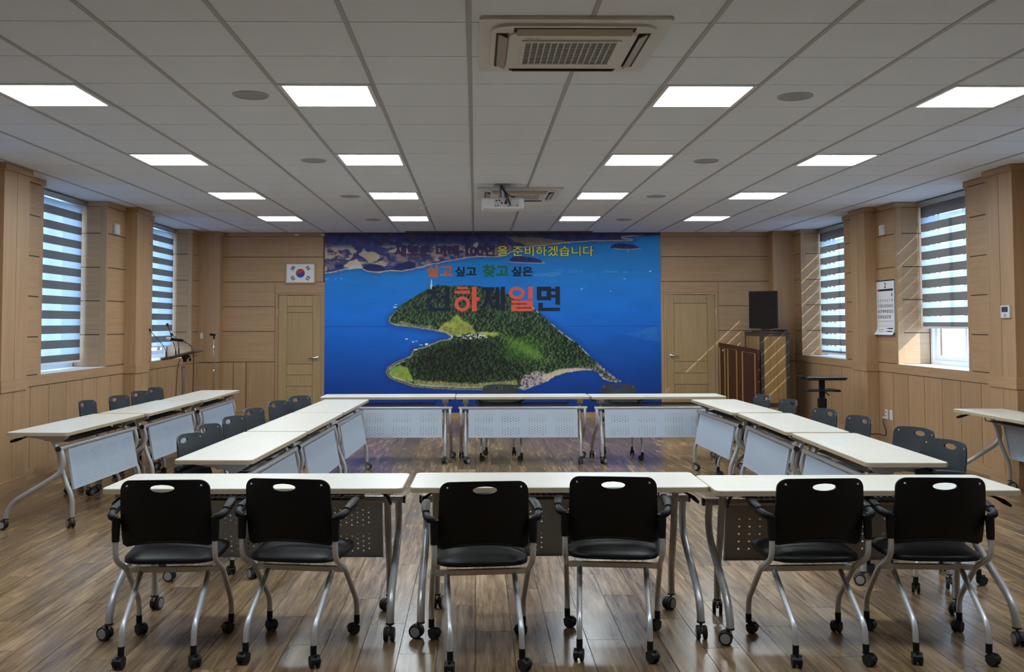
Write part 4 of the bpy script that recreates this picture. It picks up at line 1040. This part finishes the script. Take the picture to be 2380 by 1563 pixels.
# far coast
wob = (n2-.5)*7
coast = [(740,530),(740,638),(756,637),(777,634),(800,628),(822,625),(839,624),(851,632),(866,634),(881,635),(896,632),(911,631),(931,633),(952,629),(968,626),(985,622),(997,617),(1018,614),(1036,610),(1060,605),(1086,601),(1108,599),(1128,598),(1150,599),(1164,599),(1180,592),(1205,578),(1222,576),(1264,572),(1321,566),(1377,562),(1425,562),(1470,561),(1478,556),(1448,552),(1500,549),(1560,545),(1560,530)]
dc = sdf(coast)+wob*.35
land = np.array([46,52,96.])*(.72+.75*n2)[..., None]
land = mixc(land, [88,62,70], np.clip((fbm(uu, vv, 30, 41)-.55)*4, 0, 1)*.6)
fields = np.clip((fbm(uu, vv*2.0, 26, 51)-.585)*16, 0, 1)*np.clip((vv-566)/14, 0, 1)*np.clip((1190-uu)/60, 0, 1)
land = mixc(land, [178,166,140], fields*.85)
town = np.clip((fbm(uu, vv*2.4, 16, 57)-.50)*10, 0, 1)*np.clip((uu-890)/30, 0, 1)*np.clip((vv-562)/10, 0, 1); land = mixc(land, [128,116,124], town*.75)
pink = np.clip((fbm(uu, vv*1.6, 14, 61)-.55)*9, 0, 1)*np.clip((vv-578)/14, 0, 1); land = mixc(land, [150,118,120], pink*.6)
for poly, c_ in (([(897,586),(925,574),(945,578),(960,592),(930,590)], [170,160,140]), ([(828,590),(850,583),(872,586),(884,592),(878,606),(858,612),(848,603),(838,596)], [172,164,138]), ([(796,619),(812,606),(830,602),(838,612),(842,622),(815,624)], [186,176,156]), ([(1099,568),(1108,562),(1113,566),(1108,577),(1100,576)], [168,160,138]), ([(1058,576),(1115,580),(1160,586),(1150,594),(1090,590)], [150,128,120])):
    land = mixc(land, c_, np.clip(sdf(poly)+wob*.5, 0, 1.5)/1.5*.9)
for poly in ([(842,622),(850,615),(870,613),(890,618),(896,630),(866,632),(848,629)], [(905,628),(925,612),(950,606),(968,612),(962,624),(935,629)], [(776,618),(790,612),(800,618),(794,625),(780,624)]):
    land = mixc(land, [30,36,84], np.clip(sdf(poly)+wob*.3, 0, 2)/2)
land = mixc(land, [168,146,104], np.clip(sdf([(1178,549),(1240,551),(1330,560),(1380,561),(1290,568),(1222,572),(1190,560)])+wob*.5, 0, 2)/2*.55)
top = np.clip((572-vv)/30, 0, 1); land = land*(1-.20*top)[..., None]
land = mixc(land, [205,196,190], np.clip(1-np.abs(dc-2.0)/2.0, 0, 1)*.9*np.clip((1500-uu)/30, 0, 1))
img = mixc(img, [24,60,128], np.clip(1+dc/10, 0, 1)*.35)
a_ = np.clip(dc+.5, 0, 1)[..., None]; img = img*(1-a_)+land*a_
# islets
for poly in ([(1185,611),(1184,603),(1192,597),(1210,596),(1235,599),(1252,603),(1262,609),(1270,613),(1240,613),(1210,612)], [(1419,576),(1424,569),(1440,566),(1462,567),(1478,571),(1493,579),(1470,581),(1440,581)]):
    d_ = sdf(poly)+wob*.15; a_ = np.clip(d_+.5, 0, 1)[..., None]
    isl = np.array([36,44,92.])*(.7+.7*n3)[..., None]; lo_ = np.clip(1-np.abs(d_-1)/1.5, 0, 1)*(vv > np.mean([p[1] for p in poly])+3)
    isl = mixc(isl, [190,178,182], lo_); img = img*(1-a_)+isl*a_
# main island
ISL = [(902,745),(906,736),(912,728),(926,714),(942,702),(960,692),(975,682),(991,673.5),(1002,666),(1019,662),(1040,664),(1059,665),(1087,664),(1115,666),(1143,671),(1171,678),(1190,690),(1214,703),(1230,710),(1240.5,717),(1255,730),(1273,745),(1298,768),(1318,783),(1338,797),(1356,814),(1371.5,830),(1394,849.6),(1419,872),(1445,887.6),(1428,889),(1412,886),(1400,882),(1391,872),(1383,864),(1366,862),(1349,862),(1315,866.5),(1287,875),(1273,886),(1242,897),(1216.6,907),(1205,903),(1165,908),(1123.7,907),(1059,906),(1002.5,903),(960,899),(932,889),(909.6,880.6),(899,872),(896,862),(901,852),(918,841),(937,833),(954.6,825.6),(960,813),(972,808),(988.5,804.5),(1005,797),(1022,790),(1042,787.6),(1047.6,782),(1040,777),(1030.7,773.5),(1002.5,768),(980,765),(960,762),(940,760),(918,756.6),(906,752)]
di = sdf(ISL)+(n3-.5)*2.2
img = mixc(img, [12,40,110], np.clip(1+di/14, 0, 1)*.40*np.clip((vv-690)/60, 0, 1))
tex = fbm(uu*.9+vv*.55, vv*.9-uu*.35, 4.2, 91, 3); tex2 = fbm(uu, vv, 45, 97)
dx_ = np.gradient(tex, axis=1)*6
g_dark, g_mid, g_light = np.array([8,20,16.]), np.array([32,50,32.]), np.array([74,96,58.])
q = np.clip((tex-.25)*1.7+dx_*.9+(tex2-.5)*.5, 0, 1)[..., None]
forest = np.where(q < .5, g_dark+(g_mid-g_dark)*q*2, g_mid+(g_light-g_mid)*(q-.5)*2)
upper = np.clip((775-vv)/60, 0, 1); forest = mixc(forest, [78,92,84], upper*.35*tex)
low = sdf([(955,830),(985,808),(1030,792),(1100,780),(1180,775),(1290,800),(1360,835),(1375,858),(1300,868),(1240,893),(1100,895),(985,892),(962,862)])
shade = np.clip(low/20, 0, 1); forest = forest*(1-.42*shade*np.clip((1180-uu)/160+.35, 0, 1))[..., None]
forest = mixc(forest, [70,112,36], np.clip(1-((uu-1215)/60)**2-((vv-812)/38)**2, 0, 1)*.75*(.4+tex))
island = forest
yel = np.clip(sdf([(1012,770),(1030,752),(1050,738),(1062,728),(1072,742),(1092,752),(1110,770),(1150,772),(1172,776),(1150,786),(1120,780),(1085,778),(1060,784),(1040,778)])+wob, 0, 4)/4
island = mixc(island, [156,160,70], yel*(.35+.8*n2)); island = mixc(island, [196,150,80], yel*np.clip((n3-.62)*6, 0, 1)*.7)
yel2 = np.clip(sdf([(904,764-2),(930,744),(960,752),(1004,756),(1020,764),(990,764),(950,758)])+wob*.5, 0, 3)/3; island = mixc(island, [150,140,92], yel2*(.3+.6*n2))
fld = np.clip(sdf([(903,868),(908,856),(930,846),(948,852),(958,872),(964,888),(940,886),(915,880)])+wob*.4, 0, 3)/3; island = mixc(island, [150,166,64], fld*(.55+.5*n2)); island = mixc(island, [92,128,70], np.clip(sdf([(905,860),(918,850),(932,850),(926,866),(910,868)]), 0, 2)/2*.7)
bl = np.clip(sdf([(962,880),(1000,884),(1100,890),(1200,882),(1205,896),(1100,902),(1000,899),(960,892)])+wob*.6, 0, 3)/3; island = mixc(island, [176,160,100], bl*(.25+.75*n3))
ridge = np.clip(1-np.abs((vv-800)-(uu-1200)*.55+12*(n2-.5))/16, 0, 1)*np.clip((uu-1150)/30, 0, 1)*np.clip((1290-uu)/40, 0, 1); island = mixc(island, [112,140,56], ridge*(.25+.75*tex)*.8)
rk2 = np.clip(sdf([(1205,905),(1210,880),(1222,866),(1245,862),(1268,866),(1292,872),(1272,888),(1240,899)])+(n3-.5)*14, 0, 5)/5; island = mixc(island, [172,152,158], rk2*np.clip((n3-.25)*2.4, 0, 1)); island = mixc(island, [66,56,64], rk2*np.clip((.40-n3)*6, 0, 1))
for k in range(70):
    a, b_ = rng.uniform(1040, 1130), rng.uniform(776, 788); img_w = (np.abs(uu-a) < rng.uniform(.8,2.5)) & (np.abs(vv-b_) < .9); island[img_w] = [212,214,212] if rng.random() < .7 else [60,70,120]
# shore: pale road and grey sand, pink rocks on the right
shore = np.clip(1-np.abs(di-2.2)/2.6, 0, 1); rightk = np.clip((uu-1190)/40, 0, 1)*np.clip((vv-835)/20, 0, 1)
topk = np.clip((vv-715)/20, 0, 1)
island = mixc(island, [168,158,146], shore*.85*topk*(1-rightk)*np.clip((1215-uu)/30+np.clip((vv-850)/20,0,1), 0, 1))
rd = np.clip(1-np.abs(di-6.5)/1.5, 0, 1)*(vv > 838)*(uu < 1150); island = mixc(island, [206,204,196], rd*.9)
grb = np.clip(1-np.abs(di-2.0)/3, 0, 1)*(vv > 838)*(uu < 1150); island = mixc(island, [96,86,78], grb*.6)
rock = np.clip(1-(di-2)/13, 0, 1)*rightk; island = mixc(island, [168,150,156], rock*np.clip((n3-.30)*3, 0, 1)); island = mixc(island, [70,60,66], rock*np.clip((.42-n3)*5, 0, 1))
sand = np.clip(sdf([(1255,880),(1272,868),(1300,858),(1340,856),(1375,860),(1349,862),(1315,867),(1287,876),(1268,886)])+1.5, 0, 3)/3; island = mixc(island, [190,172,146], sand*.85)
redge = np.clip(1-np.abs(di-1)/2, 0, 1)*np.clip((uu-1210)/10, 0, 1)*np.clip((835-vv)/10, 0, 1)*(fbm(uu, vv, 14, 123) > .56); island = mixc(island, [196,186,180], redge)
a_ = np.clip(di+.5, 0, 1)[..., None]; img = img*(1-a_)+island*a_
# lighthouse, boats, oyster rafts, fold creases
tw = np.abs(uu-1002) < (vv-650)*.10+.5; tw &= (vv > 650) & (vv < 672); img[tw] = [222,224,230]
for (a, b_, w, h) in ((780,648,1.4,.8),(793,648,1.2,.8),(758,649,1.5,.8),(762,648,1,.7),(920,708,3,.9),(918,714,4,.9),(945,788,3,1),(960,795,2,1),(968,793,2.2,1),(978,802,4,.9),(991,800,3,2),(966,812,4,1.2),(1452,649,2,.8),(1512,632,2.5,.9),(1419,678,2,.8),(1352,672,3,.6),(1460,584,1.5,.7)):
    img[(np.abs(uu-a) < w) & (np.abs(vv-b_) < h)] = [214,214,220]
raft = sdf([(1448,776),(1480,770),(1537,752),(1537,797),(1500,793),(1470,784)]); rp = (np.sin(uu*1.05+vv*.5) > .55) ^ (np.sin(vv*1.5-uu*.45) > .5); img = mixc(img, [110,140,190], np.clip(raft, 0, 3)/3*rp*.5*np.clip(n2*1.3, 0, 1))
raft = sdf([(1240,636),(1300,632),(1306,640),(1282,646),(1240,644)]); img = mixc(img, [120,150,205], np.clip(raft, 0, 2)/2*(np.sin(vv*2.4+uu*.1) > .2)*.6)
for (a, b_, c_, s_) in ((1290,1500,628,.03),(1345,1400,668,.02),(1300,1470,633,.0)):
    ln = (np.abs(vv-(c_+(uu-a)*s_)) < .6) & (uu > a) & (uu < b_) & (n2 > .5); img = mixc(img, [110,160,210], ln*.45)
img = mixc(img, [16,40,120], ((np.abs(vv-759) < .7) & ((uu < 905) | (uu > 1320)))*.35)
img = np.clip(img, 0, 255)
MURAL_GAIN = 1.55
rgb = np.minimum(lin(img)*MURAL_GAIN, .9)
mm = bpy.data.meshes.new('print'); nvx = (NU+1)*(NV+1)
xs, zs = px2(uu, vv); co = np.stack([xs, np.zeros_like(xs), zs], -1).reshape(-1, 3).astype(np.float32)
idx = np.arange(nvx).reshape(NV+1, NU+1); quads = np.stack([idx[1:,:-1], idx[1:,1:], idx[:-1,1:], idx[:-1,:-1]], -1).reshape(-1, 4)
mm.vertices.add(nvx); mm.vertices.foreach_set('co', co.ravel()); mm.loops.add(quads.size); mm.loops.foreach_set('vertex_index', quads.ravel().astype(np.int32))
mm.polygons.add(len(quads)); mm.polygons.foreach_set('loop_start', np.arange(0, quads.size, 4, dtype=np.int32)); mm.update(calc_edges=True)
at = mm.color_attributes.new('print_color', 'FLOAT_COLOR', 'POINT'); ca = np.ones((nvx, 4), np.float32); ca[:, :3] = rgb.reshape(-1, 3); at.data.foreach_set('color', ca.ravel())
PRINT = mat('printed_vinyl', rough=.55, spec=.3); n_ = N(PRINT); an = n_.n('ShaderNodeAttribute'); an.attribute_name = 'print_color'; n_.l(an.outputs['Color'], n_.b.inputs['Base Color'])
mm.materials.append(PRINT); link('print', mm, mur)
obj('hem', MB().box(MX0, MX1, .0008, .004, MZ0, MZ1), mat('banner_back', (.02,.06,.22), .7), mur, ang=0)
mf = lambda d: (lambda u, v: (px2(u, v)[0], -d, px2(u, v)[1]))
def flat(name, c): return mat(name, tuple(np.minimum(lin(c)*1.5, .9)), .55, 0, .3)
PURP, DNAVY, YELL, ORNG, GREEN, NAVY = flat('letter_purple',(66,48,98)), flat('letter_dark_outline',(18,16,42)), flat('letter_yellow',(206,204,92)), flat('letter_orange',(172,96,66)), flat('letter_green',(18,98,66)), flat('letter_navy',(16,26,46))
REDL = flat('letter_red', (200,80,66))
def slogan(body, u0, u1, v0, v1, m, bold, outline=None, nm='lettering'):
    ref = fit_text(body, (u0, u1, v1, v0), mf(.0036), m, nm, mur, bold)
    if outline and ref: fit_text(body, (u0, u1, v1, v0), mf(.0012), outline, 'letter_outline', mur, bold+.035, ref)
slogan('새로운 미래 100년', 917, 1149, 571, 596, PURP, .016, DNAVY)
slogan('을 준비하겠습니다', 1155, 1380, 572, 596, YELL, .016, DNAVY)
slogan('살고', 991, 1052, 616, 645, ORNG, .040); slogan('싶고', 1057, 1107, 620, 643, NAVY, .036); slogan('찾고', 1121, 1182, 616, 645, GREEN, .040); slogan('싶은', 1188, 1238, 620, 643, NAVY, .036)
# the big slogan is drawn stroke by stroke in a heavy square hand
def ring(cx, cy, rx, ry, t): return ('ring', cx, cy, rx, ry, t)
BIG = {
 '천': [(.22,.88,.42,1.0), (.0,.72,.60,.86), [(.22,.73),(.42,.73),(.36,.60),(.14,.36),(0,.36),(0,.46),(.17,.58)], [(.30,.62),(.42,.66),(.64,.46),(.56,.34)], (.80,.24,1.0,1.0), (.60,.50,.82,.63), (.06,0,.26,.30), (.06,0,1.0,.14)],
 '하': [(.10,.90,.52,1.0), (.0,.72,.62,.84), ring(.31,.30,.31,.305,.135), (.69,0,.88,1.0), (.86,.43,1.0,.58)],
 '제': [(.03,.84,.56,.98), [(.20,.86),(.40,.86),(.38,.62),(.30,.40),(.10,.06),(0,.18),(.14,.42)], [(.27,.52),(.38,.58),(.54,.20),(.44,.08)], (.60,.06,.76,.98), (.42,.48,.62,.62), (.82,0,1.0,1.0)],
 '일': [ring(.33,.74,.33,.26,.135), (.80,.50,1.0,1.0), (.10,.32,1.0,.44), (.80,.20,1.0,.40), (.10,.16,1.0,.27), (.10,.0,.30,.22), (.10,0,1.0,.11)],
 '면': [(0,.44,.20,1.0), (.42,.44,.62,1.0), (0,.82,.62,1.0), (0,.44,.62,.60), (.80,.26,1.0,1.0), (.60,.80,.82,.92), (.60,.55,.82,.67), (.06,0,.26,.34), (.06,0,1.0,.14)]}
def big(ch_, u0, u1, v0, v1, m):
    f = mf(.0024); g_ = lambda a, b_: f(u0+(u1-u0)*a, v1+(v0-v1)*b_); mb = MB()
    for ks, st in enumerate(BIG[ch_]):
        g_ = lambda a, b_, ks=ks: Vector(f(u0+(u1-u0)*a, v1+(v0-v1)*b_))+Vector((0,-.00012*ks,0))
        if isinstance(st, list): mb.add([g_(*p) for p in st], [tuple(range(len(st)))])
        elif st[0] == 'ring':
            _, cx, cy, rx, ry, t_ = st; k = 32; vs = []
            for i in range(k): a = 2*PI*i/k; vs += [g_(cx+rx*math.cos(a), cy+ry*math.sin(a)), g_(cx+(rx-t_*1.05)*math.cos(a), cy+(ry-t_)*math.sin(a))]
            mb.add(vs, [(2*i, 2*((i+1)%k), 2*((i+1)%k)+1, 2*i+1) for i in range(k)])
        else: a0, b0, a1, b1 = st; mb.add([g_(a0,b0), g_(a1,b0), g_(a1,b1), g_(a0,b1)], [(0,1,2,3)])
    obj('lettering', mb, m, mur, ang=0)
for ch_, a, b_, m_ in (('천',991,1045,NAVY),('하',1056,1114,REDL),('제',1118,1173,NAVY),('일',1182,1238,REDL),('면',1247,1301,NAVY)): big(ch_, a, b_, 667, 724, m_)
